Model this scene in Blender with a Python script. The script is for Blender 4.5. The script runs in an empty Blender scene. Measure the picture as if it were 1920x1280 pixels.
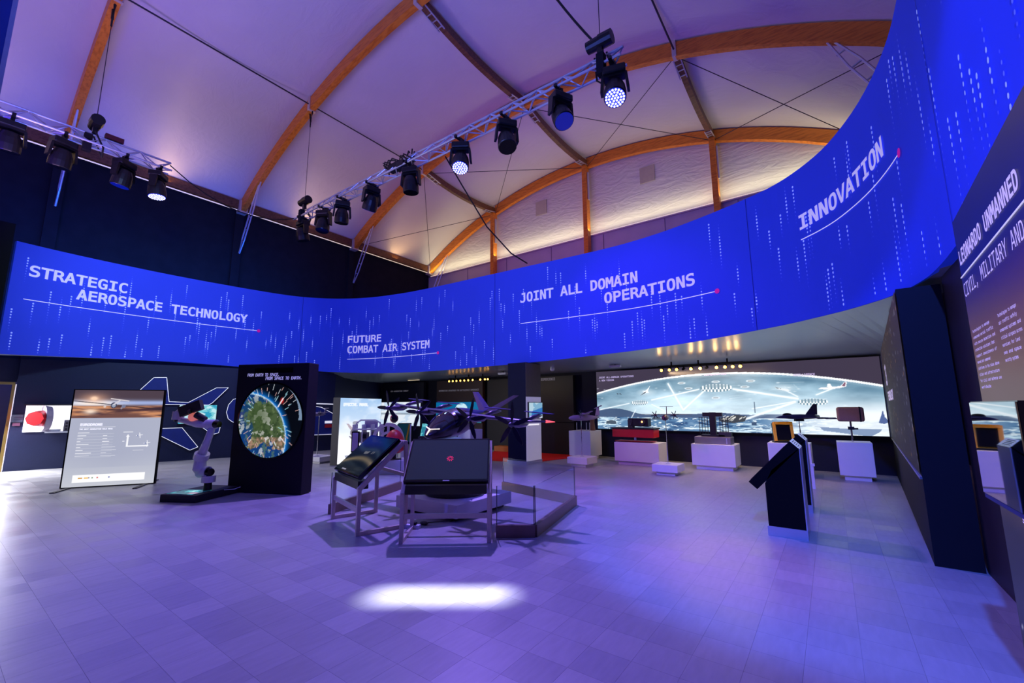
import bpy, math, random, os
import numpy as np
from math import sin, cos, pi, radians as R, sqrt, hypot, atan2
from mathutils import Vector, Matrix

random.seed(7); rng = np.random.default_rng(7)
S = bpy.context.scene
COL = S.collection

# ------------------------------------------------------------------ camera, world, exposure
FPX, PITCH, ROLL, YAW, EYE = 807.0, R(8.72), 0.0044, R(36.2), 1.4
cam_d = bpy.data.cameras.new('camera'); cam = bpy.data.objects.new('camera', cam_d); COL.objects.link(cam)
cam_d.sensor_width = 36.0; cam_d.lens = 36.0 * FPX / 1920.0; cam_d.clip_start = 0.05; cam_d.clip_end = 200
cam.matrix_world = (Matrix.Translation((0, 0, EYE)) @ Matrix.Rotation(YAW, 4, 'Z') @ Matrix.Rotation(pi/2 + PITCH, 4, 'X') @ Matrix.Rotation(-ROLL, 4, 'Z'))
S.camera = cam
w = bpy.data.worlds.new('hall_dark'); S.world = w; w.use_nodes = True
w.node_tree.nodes['Background'].inputs[0].default_value = (.10, .07, .22, 1)
w.node_tree.nodes['Background'].inputs[1].default_value = 0.10
S.view_settings.view_transform = 'Standard'; S.view_settings.look = 'None'
S.view_settings.gamma = 1.0; S.view_settings.exposure = 0.0
try: S.view_settings.use_curve_mapping = False
except Exception: pass

def light(name, kind, loc, target, energy, color, **kw):
    d = bpy.data.lights.new(name, kind); d.energy = energy; d.color = color
    for k_, v_ in kw.items(): setattr(d, k_, v_)
    o = bpy.data.objects.new(name, d); COL.objects.link(o); o.location = loc
    v = Vector(target) - Vector(loc); o.rotation_euler = v.to_track_quat('-Z', 'Y').to_euler()
    return o
# wash heads on the trusses, plus unseen lights for banner, cloth, roof and partition
light('wash_key', 'SPOT', (-5.9, 6.74, 6.85), (-4.0, 3.0, 0), 2900.0, (0.31, 0.19, 1.00), spot_size=R(88), spot_blend=.8, shadow_soft_size=.10)
light('wash_lit_head', 'SPOT', (-8.9, 6.74, 6.85), (-7.5, 3.2, 0), 150.0, (0.20, 0.50, 1.00), spot_size=R(84), spot_blend=.8, shadow_soft_size=.12)
light('wash_blue', 'SPOT', (.15, -1.2, 6.6), (-.3, 6.4, 0), 3500.0, (0.055, 0.13, 1.00), spot_size=R(36), spot_blend=.3, shadow_soft_size=.10)
light('wash_left', 'SPOT', (-13.3, 2.9, 6.9), (-9.6, 1.0, 0), 100.0, (0.10, 0.10, 1.00), spot_size=R(92), spot_blend=.8, shadow_soft_size=.12)
light('wash_back', 'SPOT', (-4.6, 6.74, 6.9), (-2.6, 9.6, 0), 260.0, (0.40, 0.05, 1.00), spot_size=R(75), spot_blend=.7, shadow_soft_size=.2)
light('wash_rear', 'SPOT', (-11.5, 6.74, 6.9), (-11.0, 4.5, 0), 640.0, (0.80, 0.75, 0.95), spot_size=R(95), spot_blend=.7, shadow_soft_size=.15)
light('wash_near', 'SPOT', (-6.0, -2.0, 6.9), (-3.4, 6.0, 0), 800.0, (0.05, 0.05, 1.00), spot_size=R(75), spot_blend=.8, shadow_soft_size=.2)
light('wash_magenta', 'SPOT', (-6.5, -1.0, 6.9), (-2.6, 9.6, 0), 900, (.85, .15, .90), spot_size=R(25), spot_blend=.6, shadow_soft_size=.15)
light('wash_warm_patch', 'SPOT', (-2.4, 6.7, 6.9), (-.90, 4.55, 0), 1100.0, (1.00, 0.26, 0.22), spot_size=R(18), spot_blend=.9, shadow_soft_size=.1)
light('wash_banner_left', 'SPOT', (-9.2, 1.6, 6.3), (-14.6, 3.6, 3.9), 850.0, (0.50, 0.78, 1.00), spot_size=R(75), spot_blend=1, shadow_soft_size=.3)
light('wash_banner_mid', 'SPOT', (-5.2, 3.6, 6.3), (-4.4, 9.3, 3.9), 190.0, (0.60, 0.70, 1.00), spot_size=R(95), spot_blend=1, shadow_soft_size=.3)
light('cloth_blue', 'AREA', (-15.6, 4.5, 5.3), (-18.4, 4.5, 5.6), 300.0, (0.00, 0.13, 1.00), shape='RECTANGLE', size=9, size_y=.3)
light('roof_purple_a', 'AREA', (-12.0, .5, 5.6), (-9.5, 3.0, 12.4), 120.0, (0.70, 0.42, 1.00), shape='DISK', size=2.5)
light('roof_purple_b', 'AREA', (-5.0, 1.0, 5.6), (-7.0, 5.0, 12.4), 400.0, (0.10, 0.17, 1.00), shape='DISK', size=2.5)
light('roof_gable', 'AREA', (-9.0, 11.5, 5.0), (-9.5, 14.6, 12.0), 90.0, (0.70, 0.20, 1.00), shape='DISK', size=3)
light('roof_right', 'AREA', (-3.0, 10.6, 5.6), (-1.5, 13.0, 12.0), 70.0, (0.05, 0.00, 1.00), shape='DISK', size=2.5)
light('partition_blue', 'SPOT', (-1.6, 1.6, 5.4), (.8, 5.2, 2.0), 150.0, (0.00, 0.10, 1.00), spot_size=R(60), spot_blend=1, shadow_soft_size=.3)
light('roof_left_edge', 'AREA', (-13.0, -1.5, 5.8), (-16.5, 0, 10.5), 185.0, (0.10, 0.04, 1.00), shape='DISK', size=2)
# framed beam that leaves the white bar on the floor: long side across the view
def bar_beam(loc, tgt, energy, color, sx, sy, spread):
    o = light('beam_bar', 'AREA', loc, tgt, energy, color, shape='RECTANGLE', size=sx, size_y=sy, spread=spread)
    z = (Vector(loc)-Vector(tgt)).normalized(); x = Vector((cos(YAW), sin(YAW), 0)); x = (x-z*x.dot(z)).normalized(); y = z.cross(x)
    o.rotation_euler = Matrix((x, y, z)).transposed().to_euler()
bar_beam((-4.3, 6.4, 6.9), (-2.52, 2.50, 0), 4.2, (.80, .80, 1.0), .98, .05, R(3.2))

# ------------------------------------------------------------------ pixel helpers (rays of the surveyed camera met with world planes)
_cp, _sp, _cr, _sr, _ca, _sa = cos(PITCH), sin(PITCH), cos(ROLL), sin(ROLL), cos(YAW), sin(YAW)
def ray(x, y):
    r, u = (x-960)/FPX, -(y-640)/FPX
    r, u = r*_cr-u*_sr, r*_sr+u*_cr
    f = _cp-u*_sp; z = u*_cp+_sp
    return (r*_ca-f*_sa, r*_sa+f*_ca, z)
def at(x, y, z=0.0):
    d = ray(x, y); t = (z-EYE)/d[2]; return (d[0]*t, d[1]*t, z)
def atY(x, y, Y):
    d = ray(x, y); t = Y/d[1]; return (d[0]*t, Y, EYE+d[2]*t)
def atX(x, y, X):
    d = ray(x, y); t = X/d[0]; return (X, d[1]*t, EYE+d[2]*t)
def zat(x, y, P):
    d = ray(x, y); t = (P[0]*d[0]+P[1]*d[1])/(d[0]**2+d[1]**2); return EYE+d[2]*t

# ------------------------------------------------------------------ materials
def lin(c):
    return tuple((v/12.92 if v <= .04045 else ((v+.055)/1.055)**2.4) for v in [q/255 for q in c])
MATS = {}
def mat(name, rgb, rough=.6, metal=0, emit=0, ergb=None, var=.12, scale=8.0, bump=0, spec=.5, coat=0, alpha=None, trans=0, linear=False):
    if name in MATS: return MATS[name]
    m = bpy.data.materials.new(name); m.use_nodes = True; nt = m.node_tree; b = nt.nodes['Principled BSDF']
    c = rgb if linear else lin(rgb)
    geo = nt.nodes.new('ShaderNodeNewGeometry'); no = nt.nodes.new('ShaderNodeTexNoise')
    no.inputs['Scale'].default_value = scale; no.inputs['Detail'].default_value = 3
    nt.links.new(geo.outputs['Position'], no.inputs['Vector'])
    rmp = nt.nodes.new('ShaderNodeMapRange'); rmp.inputs['To Min'].default_value = 1-var; rmp.inputs['To Max'].default_value = 1+var
    nt.links.new(no.outputs['Fac'], rmp.inputs['Value'])
    mx = nt.nodes.new('ShaderNodeMix'); mx.data_type = 'RGBA'; mx.blend_type = 'MULTIPLY'; mx.inputs[0].default_value = 1
    mx.inputs[6].default_value = (*c, 1); nt.links.new(rmp.outputs[0], mx.inputs[7])
    nt.links.new(mx.outputs[2], b.inputs['Base Color'])
    b.inputs['Roughness'].default_value = rough; b.inputs['Metallic'].default_value = metal
    b.inputs['Specular IOR Level'].default_value = spec; b.inputs['Coat Weight'].default_value = coat
    if trans: b.inputs['Transmission Weight'].default_value = trans
    if emit:
        b.inputs['Emission Color'].default_value = (*(lin(ergb) if ergb else c), 1); b.inputs['Emission Strength'].default_value = emit
    if bump:
        bp = nt.nodes.new('ShaderNodeBump'); bp.inputs['Strength'].default_value = bump; bp.inputs['Distance'].default_value = .02
        nt.links.new(no.outputs['Fac'], bp.inputs['Height']); nt.links.new(bp.outputs[0], b.inputs['Normal'])
    MATS[name] = m; return m
def glass_mat(name, tint=(.9, .95, 1), rough=0.0, mixv=.9):
    m = bpy.data.materials.new(name); m.use_nodes = True; nt = m.node_tree; nt.nodes.clear()
    out = nt.nodes.new('ShaderNodeOutputMaterial'); tr = nt.nodes.new('ShaderNodeBsdfTransparent'); tr.inputs[0].default_value = (*tint, 1)
    gl = nt.nodes.new('ShaderNodeBsdfGlossy'); gl.inputs['Roughness'].default_value = rough
    lw_ = nt.nodes.new('ShaderNodeLayerWeight'); lw_.inputs[0].default_value = .5; pw_ = nt.nodes.new('ShaderNodeMath'); pw_.operation = 'POWER'; pw_.inputs[1].default_value = 4
    fr = nt.nodes.new('ShaderNodeMath'); fr.operation = 'MULTIPLY_ADD'; fr.inputs[1].default_value = .7; fr.inputs[2].default_value = .025; mx = nt.nodes.new('ShaderNodeMixShader')
    nt.links.new(lw_.outputs['Facing'], pw_.inputs[0]); nt.links.new(pw_.outputs[0], fr.inputs[0]); nt.links.new(fr.outputs[0], mx.inputs[0]); nt.links.new(tr.outputs[0], mx.inputs[1]); nt.links.new(gl.outputs[0], mx.inputs[2])
    nt.links.new(mx.outputs[0], out.inputs[0]); MATS[name] = m; return m
def print_mat(name, strength=1.0, rough=.3, base=.25):
    m = bpy.data.materials.new(name); m.use_nodes = True; nt = m.node_tree; b = nt.nodes['Principled BSDF']
    a = nt.nodes.new('ShaderNodeAttribute'); a.attribute_name = 'Col'
    sc = nt.nodes.new('ShaderNodeMix'); sc.data_type = 'RGBA'; sc.blend_type = 'MULTIPLY'; sc.inputs[0].default_value = 1; sc.inputs[7].default_value = (base, base, base, 1)
    nt.links.new(a.outputs['Color'], sc.inputs[6]); nt.links.new(sc.outputs[2], b.inputs['Base Color'])
    nt.links.new(a.outputs['Color'], b.inputs['Emission Color']); b.inputs['Emission Strength'].default_value = strength
    b.inputs['Roughness'].default_value = rough; MATS[name] = m; return m

M_black = mat('matt_black_paint', (11, 11, 14), .7, spec=.12); M_soft = mat('black_cloth', (34, 34, 40), .95, scale=3, var=.3, spec=.1)
M_dark = mat('dark_navy_wall', (36, 36, 52), .75, bump=.05, scale=30, spec=.2); M_char = mat('charcoal_panel', (40, 38, 48), .6, scale=20)
M_blackp = mat('black_plastic', (16, 16, 20), .42); M_gloss = mat('gloss_black', (10, 10, 13), .12)
M_alu = mat('brushed_aluminium', (205, 205, 215), .35, .55, var=.06); M_steel = mat('brushed_steel_frame', (214, 196, 184), .36, .25, scale=40, var=.1)
M_chrome = mat('chrome', (225, 225, 230), .12, 1, var=.02); M_white = mat('white_laminate', (222, 220, 226), .5, var=.03)
M_bronze = mat('bronze_strip', (132, 108, 100), .42, .3, scale=25); M_robot = mat('white_robot_paint', (225, 222, 228), .35, var=.03, coat=.3)
M_cable = mat('black_rubber_cable', (12, 12, 14), .6); M_wire = mat('steel_wire_rope', (60, 56, 66), .5, .5)
M_plinthw = mat('grey_box_paint', (120, 112, 122), .5); M_red = mat('red_lacquer', (196, 20, 34), .4, var=.05)
M_redc = mat('red_carpet', (225, 20, 14), .95, scale=60); M_orange = mat('yellow_orange_bezel', (255, 186, 24), .45)
M_tan = mat('brown_leather_box', (158, 116, 106), .6, scale=30); M_heli = mat('dark_violet_lacquer', (62, 58, 60), .28, .3, coat=.6, var=.03)
M_heliw = mat('grey_violet_wing', (92, 84, 104), .3, .4, coat=.4, var=.03); M_blade = mat('graphite_blade', (40, 36, 50), .3, .2)
M_jet = mat('dark_blue_model_paint', (26, 30, 66), .4, coat=.3); M_plane = mat('grey_model_paint', (150, 140, 160), .4)
M_led = mat('white_led_cell', (255, 255, 255), emit=2.2, ergb=(225, 225, 255)); M_ledstrip = mat('warm_led_strip', (255, 255, 255), emit=.55, ergb=(246, 222, 170))
M_ledw = mat('white_led_line', (255, 255, 255), emit=.75, ergb=(225, 225, 235)); M_lamp = mat('amber_lamp_lens', (255, 220, 150), emit=9, ergb=(255, 178, 66))
M_redlamp = mat('red_tip_lamp', (255, 60, 60), emit=1.4, ergb=(255, 90, 100)); M_headl = mat('warm_nose_light', (255, 240, 220), emit=1.6, ergb=(255, 235, 215))
M_glass = glass_mat('clear_glass')
M_letter = mat('lavender_print', (205, 200, 245), .6, emit=.52, ergb=(196, 192, 240)); M_letterw = mat('white_print', (225, 215, 240), .6, emit=.55, ergb=(205, 190, 235))
M_letterd = mat('dim_print', (120, 115, 130), .6, emit=.16, ergb=(170, 165, 180)); M_magenta = mat('magenta_dot_print', (190, 10, 140), .6, emit=.6, ergb=(190, 0, 140))
M_line = mat('pale_line_print', (225, 220, 245), .6, emit=.6, ergb=(225, 220, 245))

# timber with grain
def wood(name, c1, c2):
    m = bpy.data.materials.new(name); m.use_nodes = True; nt = m.node_tree; b = nt.nodes['Principled BSDF']
    geo = nt.nodes.new('ShaderNodeNewGeometry'); mp = nt.nodes.new('ShaderNodeMapping'); mp.inputs['Scale'].default_value = (1.2, 6, 9)
    n = nt.nodes.new('ShaderNodeTexNoise'); n.inputs['Scale'].default_value = 2.5; n.inputs['Detail'].default_value = 6
    cr = nt.nodes.new('ShaderNodeValToRGB'); cr.color_ramp.elements[0].position = .34; cr.color_ramp.elements[1].position = .56
    cr.color_ramp.elements[0].color = (*lin(c1), 1); cr.color_ramp.elements[1].color = (*lin(c2), 1)
    nt.links.new(geo.outputs['Position'], mp.inputs[0]); nt.links.new(mp.outputs[0], n.inputs['Vector']); nt.links.new(n.outputs['Fac'], cr.inputs[0])
    nt.links.new(cr.outputs[0], b.inputs['Base Color']); b.inputs['Roughness'].default_value = .45; MATS[name] = m; return m
M_wood = wood('glulam_timber', (206, 108, 22), (236, 138, 40)); M_woodd = wood('shaded_brown_timber', (92, 56, 34), (122, 80, 52))  # darker copy: brown eave beams; on the purlins, shade put into the colour

def membrane(name, c, wr=1.0):
    m = bpy.data.materials.new(name); m.use_nodes = True; nt = m.node_tree; b = nt.nodes['Principled BSDF']
    geo = nt.nodes.new('ShaderNodeNewGeometry'); n = nt.nodes.new('ShaderNodeTexNoise'); n.inputs['Scale'].default_value = .5; n.inputs['Detail'].default_value = 3; n.inputs['Distortion'].default_value = 1.2
    mp = nt.nodes.new('ShaderNodeMapping'); mp.inputs['Scale'].default_value = (.6, 1.2, 2.0)
    n2 = nt.nodes.new('ShaderNodeTexNoise'); n2.inputs['Scale'].default_value = 1.6; n2.inputs['Detail'].default_value = 5; n2.inputs['Distortion'].default_value = 2.2
    nt.links.new(geo.outputs['Position'], n.inputs['Vector']); nt.links.new(geo.outputs['Position'], mp.inputs[0]); nt.links.new(mp.outputs[0], n2.inputs['Vector'])
    cr = nt.nodes.new('ShaderNodeValToRGB'); cr.color_ramp.elements[0].color = (*[v*.86 for v in lin(c)], 1); cr.color_ramp.elements[1].color = (*lin(c), 1)
    nt.links.new(n.outputs['Fac'], cr.inputs[0]); nt.links.new(cr.outputs[0], b.inputs['Base Color'])
    bp = nt.nodes.new('ShaderNodeBump'); bp.inputs['Strength'].default_value = .35*wr; bp.inputs['Distance'].default_value = .12
    nt.links.new(n2.outputs['Fac'], bp.inputs['Height']); nt.links.new(bp.outputs[0], b.inputs['Normal'])
    b.inputs['Roughness'].default_value = .38; b.inputs['Specular IOR Level'].default_value = .4; MATS[name] = m; return m
M_roof = membrane('roof_membrane', (222, 214, 214), .5); M_liner = membrane('gable_liner', (226, 218, 214), .8)

def floor_mat():
    m = bpy.data.materials.new('vinyl_tile'); m.use_nodes = True; nt = m.node_tree; b = nt.nodes['Principled BSDF']
    geo = nt.nodes.new('ShaderNodeNewGeometry'); add = nt.nodes.new('ShaderNodeVectorMath'); add.operation = 'DIVIDE'; add.inputs[1].default_value = (.26, .26, 1)
    fl_ = nt.nodes.new('ShaderNodeVectorMath'); fl_.operation = 'FLOOR'; wn = nt.nodes.new('ShaderNodeTexWhiteNoise')
    nt.links.new(geo.outputs['Position'], add.inputs[0])
    ofs = nt.nodes.new('ShaderNodeVectorMath'); ofs.operation = 'ADD'; ofs.inputs[1].default_value = (18.45/.26-int(18.45/.26), 8.4/.26-int(8.4/.26), .5)
    nt.links.new(add.outputs[0], ofs.inputs[0]); nt.links.new(ofs.outputs[0], fl_.inputs[0]); nt.links.new(fl_.outputs[0], wn.inputs['Vector'])
    n = nt.nodes.new('ShaderNodeTexNoise'); n.inputs['Scale'].default_value = 9; n.inputs['Detail'].default_value = 6
    mp = nt.nodes.new('ShaderNodeMapping'); mp.inputs['Scale'].default_value = (3, .6, 1); nt.links.new(geo.outputs['Position'], mp.inputs[0]); nt.links.new(mp.outputs[0], n.inputs['Vector'])
    a = nt.nodes.new('ShaderNodeMath'); a.operation = 'MULTIPLY_ADD'; a.inputs[1].default_value = .045; a.inputs[2].default_value = .27
    nt.links.new(wn.outputs['Value'], a.inputs[0])
    a2 = nt.nodes.new('ShaderNodeMath'); a2.operation = 'MULTIPLY_ADD'; a2.inputs[1].default_value = .12
    nt.links.new(n.outputs['Fac'], a2.inputs[0]); nt.links.new(a.outputs[0], a2.inputs[2])
    cb = nt.nodes.new('ShaderNodeCombineColor'); nt.links.new(a2.outputs[0], cb.inputs[0]); nt.links.new(a2.outputs[0], cb.inputs[1]); nt.links.new(a2.outputs[0], cb.inputs[2])
    nt.links.new(cb.outputs[0], b.inputs['Base Color'])
    rr = nt.nodes.new('ShaderNodeMapRange'); rr.inputs['To Min'].default_value = .30; rr.inputs['To Max'].default_value = .42
    nt.links.new(wn.outputs['Value'], rr.inputs['Value']); nt.links.new(rr.outputs[0], b.inputs['Roughness'])
    b.inputs['Specular IOR Level'].default_value = .5; MATS['vinyl'] = m; return m
M_floor = floor_mat()
M_sub = mat('floor_joint_grey', (128, 126, 134), .8)

# ------------------------------------------------------------------ mesh builder
class MB:
    def __init__(s): s.v = []; s.f = []; s.smooth = False
    def add(s, vs, fs):
        n = len(s.v); s.v += [tuple(v) for v in vs]; s.f += [tuple(i+n for i in f) for f in fs]; return s
    def box(s, c, d, rz=0, M=None, taper=1.0):
        x, y, z = [q/2 for q in d]; vs = []
        for k in (-1, 1):
            t = 1 if k < 0 else taper
            for i, j in ((-1, -1), (1, -1), (1, 1), (-1, 1)):
                v = Vector((i*x*t, j*y*t, k*z))
                if M is not None: v = M @ v
                elif rz: v = Matrix.Rotation(rz, 3, 'Z') @ v
                vs.append(v + Vector(c))
        return s.add(vs, [(3, 2, 1, 0), (4, 5, 6, 7), (0, 1, 5, 4), (1, 2, 6, 5), (2, 3, 7, 6), (3, 0, 4, 7)])
    def bar(s, a, b, wd, hh=None, up=(0, 0, 1)):
        a, b = Vector(a), Vector(b); d = b-a; L = d.length
        if L < 1e-6: return s
        d.normalize(); u = Vector(up)
        if abs(d.dot(u)) > .98: u = Vector((1, 0, 0))
        sx = d.cross(u).normalized(); u = sx.cross(d)
        M = Matrix((sx, d, u)).transposed(); hh = hh or wd
        return s.box((a+b)/2, (wd, L, hh), M=M)
    def cyl(s, a, b, r, r2=None, n=12, cap=True):
        a, b = Vector(a), Vector(b); d = (b-a).normalized(); r2 = r if r2 is None else r2
        u = Vector((0, 0, 1)) if abs(d.z) < .9 else Vector((1, 0, 0)); sx = d.cross(u).normalized(); sy = d.cross(sx)
        vs = [a+(sx*cos(2*pi*i/n)+sy*sin(2*pi*i/n))*r for i in range(n)]+[b+(sx*cos(2*pi*i/n)+sy*sin(2*pi*i/n))*r2 for i in range(n)]
        fs = [(i, (i+1) % n, n+(i+1) % n, n+i) for i in range(n)]
        if cap: fs += [tuple(range(n))[::-1], tuple(range(n, 2*n))]
        return s.add(vs, fs)
    def tube(s, pts, r, n=6):
        pts = [Vector(p) for p in pts]; rings = []; N = len(pts)
        rs = r if isinstance(r, (list, tuple)) else [r]*N
        for k, p in enumerate(pts):
            d = (pts[min(k+1, N-1)]-pts[max(k-1, 0)]).normalized(); u = Vector((0, 0, 1)) if abs(d.z) < .95 else Vector((1, 0, 0))
            sx = d.cross(u).normalized(); sy = d.cross(sx); rings.append([p+(sx*cos(2*pi*i/n)+sy*sin(2*pi*i/n))*rs[k] for i in range(n)])
        vs = [v for q in rings for v in q]; fs = []
        for k in range(N-1): fs += [(k*n+i, k*n+(i+1) % n, (k+1)*n+(i+1) % n, (k+1)*n+i) for i in range(n)]
        fs += [tuple(range(n))[::-1], tuple(range((N-1)*n, N*n))]
        return s.add(vs, fs)
    def sph(s, c, r, n=12, m=8, M=None):
        r = r if isinstance(r, (list, tuple)) else (r, r, r); vs = []; fs = []
        for j in range(m+1):
            t = pi*j/m
            for i in range(n):
                p = 2*pi*i/n; v = Vector((r[0]*sin(t)*cos(p), r[1]*sin(t)*sin(p), r[2]*cos(t)))
                if M is not None: v = M @ v
                vs.append(v+Vector(c))
        for j in range(m): fs += [(j*n+i, (j+1)*n+i, (j+1)*n+(i+1) % n, j*n+(i+1) % n) for i in range(n)]
        return s.add(vs, fs)
    def prism(s, poly, o, ex, ey, depth):
        """poly of 2-D points in the (ex,ey) plane from o, thickened along ex x ey by depth"""
        o, ex, ey = Vector(o), Vector(ex), Vector(ey); nn = ex.cross(ey).normalized()
        a = [o+ex*x+ey*y for x, y in poly]; b = [p+nn*depth for p in a]; n = len(poly)
        return s.add(a+b, [tuple(range(n))[::-1], tuple(range(n, 2*n))]+[(i, (i+1) % n, n+(i+1) % n, n+i) for i in range(n)])
    def loft(s, rings, closed=True):
        n = len(rings[0]); vs = [v for q in rings for v in q]; fs = []
        for k in range(len(rings)-1): fs += [(k*n+i, k*n+(i+1) % n, (k+1)*n+(i+1) % n, (k+1)*n+i) for i in range(n)]
        if closed: fs += [tuple(range(n))[::-1], tuple(range((len(rings)-1)*n, len(rings)*n))]
        return s.add(vs, fs)
    def lathe(s, prof, c=(0, 0, 0), n=24):
        c = Vector(c); return s.loft([[c+Vector((r*cos(2*pi*i/n), r*sin(2*pi*i/n), z)) for i in range(n)] for r, z in prof])
    def mesh(s, name, m):
        me = bpy.data.meshes.new(name); me.from_pydata(s.v, [], s.f); me.materials.append(m)
        if s.smooth:
            for p in me.polygons: p.use_smooth = True
        me.update(); return me
    def part(s, name, m, parent=None, label=None, smooth=False):
        s.smooth = smooth; o = bpy.data.objects.new(name, s.mesh(name, m)); COL.objects.link(o)
        if smooth:
            try: o.data.shade_auto_smooth if False else None
            except Exception: pass
        if parent: o.parent = parent
        if label: o['label'] = label
        return o
def tag(o, label, cat, group=None):
    o['label'] = label; o['category'] = cat
    if group: o['group'] = group
    return o
def thing(name, label, cat, loc=(0, 0, 0), rz=0, group=None):
    o = bpy.data.objects.new(name, None); COL.objects.link(o); o.location = loc; o.rotation_euler = (0, 0, rz); o.empty_display_size = .1
    return tag(o, label, cat, group)
def struct(o, label=None):
    o['kind'] = 'structure'
    if label: o['label'] = label
    return o
def bevel(o, wd=.01, seg=2):
    m = o.modifiers.new('edge', 'BEVEL'); m.width = wd; m.segments = seg; m.limit_method = 'ANGLE'; return o

# ---- painted grids: flat print / screens as colour attribute on a grid
class Cv:
    def __init__(s, x0, x1, nx, y0, y1, ny, bg=(0, 0, 0)):
        s.x = np.linspace(x0, x1, nx)[None, :].repeat(ny, 0); s.y = np.linspace(y0, y1, ny)[:, None].repeat(nx, 1); s.nx, s.ny = nx, ny
        s.c = np.zeros((ny, nx, 3))+np.array(bg)/255.
    def fill(s, mask, col, a=1.0):
        al = np.clip(mask*1.0*a, 0, 1)[..., None]; s.c = s.c*(1-al)+np.array(col)/255.*al; return s
    def line(s, p, q, wd, col, a=1.0):
        px, py = p; dx, dy = q[0]-px, q[1]-py; L2 = dx*dx+dy*dy+1e-9
        t = np.clip(((s.x-px)*dx+(s.y-py)*dy)/L2, 0, 1); d = np.hypot(s.x-px-t*dx, s.y-py-t*dy)
        return s.fill(np.clip(1.5-d/wd, 0, 1), col, a)
    def ell(s, c, rx, ry, col, a=1.0, soft=.0):
        d = np.hypot((s.x-c[0])/rx, (s.y-c[1])/ry)
        return s.fill(np.clip((1-d)/max(soft, 1e-3), 0, 1) if soft else d < 1, col, a)
    def rect(s, x0, y0, x1, y1, col, a=1.0): return s.fill((s.x > x0) & (s.x < x1) & (s.y > y0) & (s.y < y1), col, a)
    def poly(s, pts, col, a=1.0):
        m = np.zeros(s.x.shape, bool); n = len(pts)
        for i in range(n):
            x1, y1 = pts[i]; x2, y2 = pts[(i+1) % n]
            if y1 == y2: continue
            m ^= ((s.y >= min(y1, y2)) & (s.y < max(y1, y2)) & (s.x < (x2-x1)*(s.y-y1)/(y2-y1)+x1))
        return s.fill(m, col, a)
    def noise(s, fx, fy, seed=0, oct=4):
        r = np.random.default_rng(seed); out = 0; amp = 1; tot = 0
        for o in range(oct):
            g = r.random((64, 64)); X = s.x*fx*2**o+11.3; Y = s.y*fy*2**o+7.1; xi = np.floor(X).astype(int); yi = np.floor(Y).astype(int); tx = X-xi; ty = Y-yi
            tx = tx*tx*(3-2*tx); ty = ty*ty*(3-2*ty); G = lambda a, b: g[b % 64, a % 64]
            out = out+amp*((G(xi, yi)*(1-tx)+G(xi+1, yi)*tx)*(1-ty)+(G(xi, yi+1)*(1-tx)+G(xi+1, yi+1)*tx)*ty); tot += amp; amp *= .5
        return out/tot
    def build(s, name, o, ex, ey, m, parent=None, disc=None, thick=.004):
        """grid in plane o + x*ex + y*ey (x,y are canvas coordinates), with a thin body behind it"""
        o, ex, ey = Vector(o), Vector(ex), Vector(ey); vs = [tuple(o+ex*float(x)+ey*float(y)) for x, y in zip(s.x.ravel(), s.y.ravel())]
        nx, ny = s.nx, s.ny; I = np.arange(nx*ny).reshape(ny, nx)
        fs = np.stack([I[:-1, :-1], I[:-1, 1:], I[1:, 1:], I[1:, :-1]], -1).reshape(-1, 4)
        if disc is not None:
            cx = (s.x[:-1, :-1]+s.x[1:, 1:])/2; cy = (s.y[:-1, :-1]+s.y[1:, 1:])/2; k_ = (np.hypot(cx-disc[0], cy-disc[1]) < disc[2]).ravel(); fs = fs[k_]
        me = bpy.data.meshes.new(name); me.from_pydata(vs, [], fs.tolist()); me.materials.append(m)
        ca = me.color_attributes.new('Col', 'FLOAT_COLOR', 'POINT'); cc = np.clip(s.c, 0, 1.6); cc = np.where(cc <= .04045, cc/12.92, ((cc+.055)/1.055)**2.4)
        ca.data.foreach_set('color', np.concatenate([cc.reshape(-1, 3), np.ones((nx*ny, 1))], 1).astype(np.float32).ravel()); me.update()
        ob = bpy.data.objects.new(name, me); COL.objects.link(ob)
        if parent: ob.parent = parent
        return ob

# ---- lettering
_font = None
try:
    fp = os.path.join(bpy.utils.resource_path('LOCAL'), 'datafiles', 'fonts', 'DejaVuSansMono.woff2')
    _font = bpy.data.fonts.load(fp)
except Exception: _font = None
def glyphs(text, bold=.012, mono=True):
    c = bpy.data.curves.new('t', 'FONT'); c.body = text; c.size = 1; c.offset = bold; c.resolution_u = 3
    if mono and _font: c.font = _font
    o = bpy.data.objects.new('t', c); COL.objects.link(o); dg = bpy.context.evaluated_depsgraph_get(); me = bpy.data.meshes.new_from_object(o.evaluated_get(dg))
    v = np.array([tuple(q.co) for q in me.vertices]); f = [tuple(p.vertices) for p in me.polygons]
    bpy.data.objects.remove(o); bpy.data.meshes.remove(me); bpy.data.curves.remove(c)
    x0 = v[:, 0].min(); v[:, 0] -= x0; return v, f, v[:, 0].max(), x0
_g = glyphs('H', 0.0); CAP = float(_g[0][:, 1].max()); _g = glyphs('HH', 0.0); ADV = _g[2]-glyphs('H', 0.0)[2]
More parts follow.
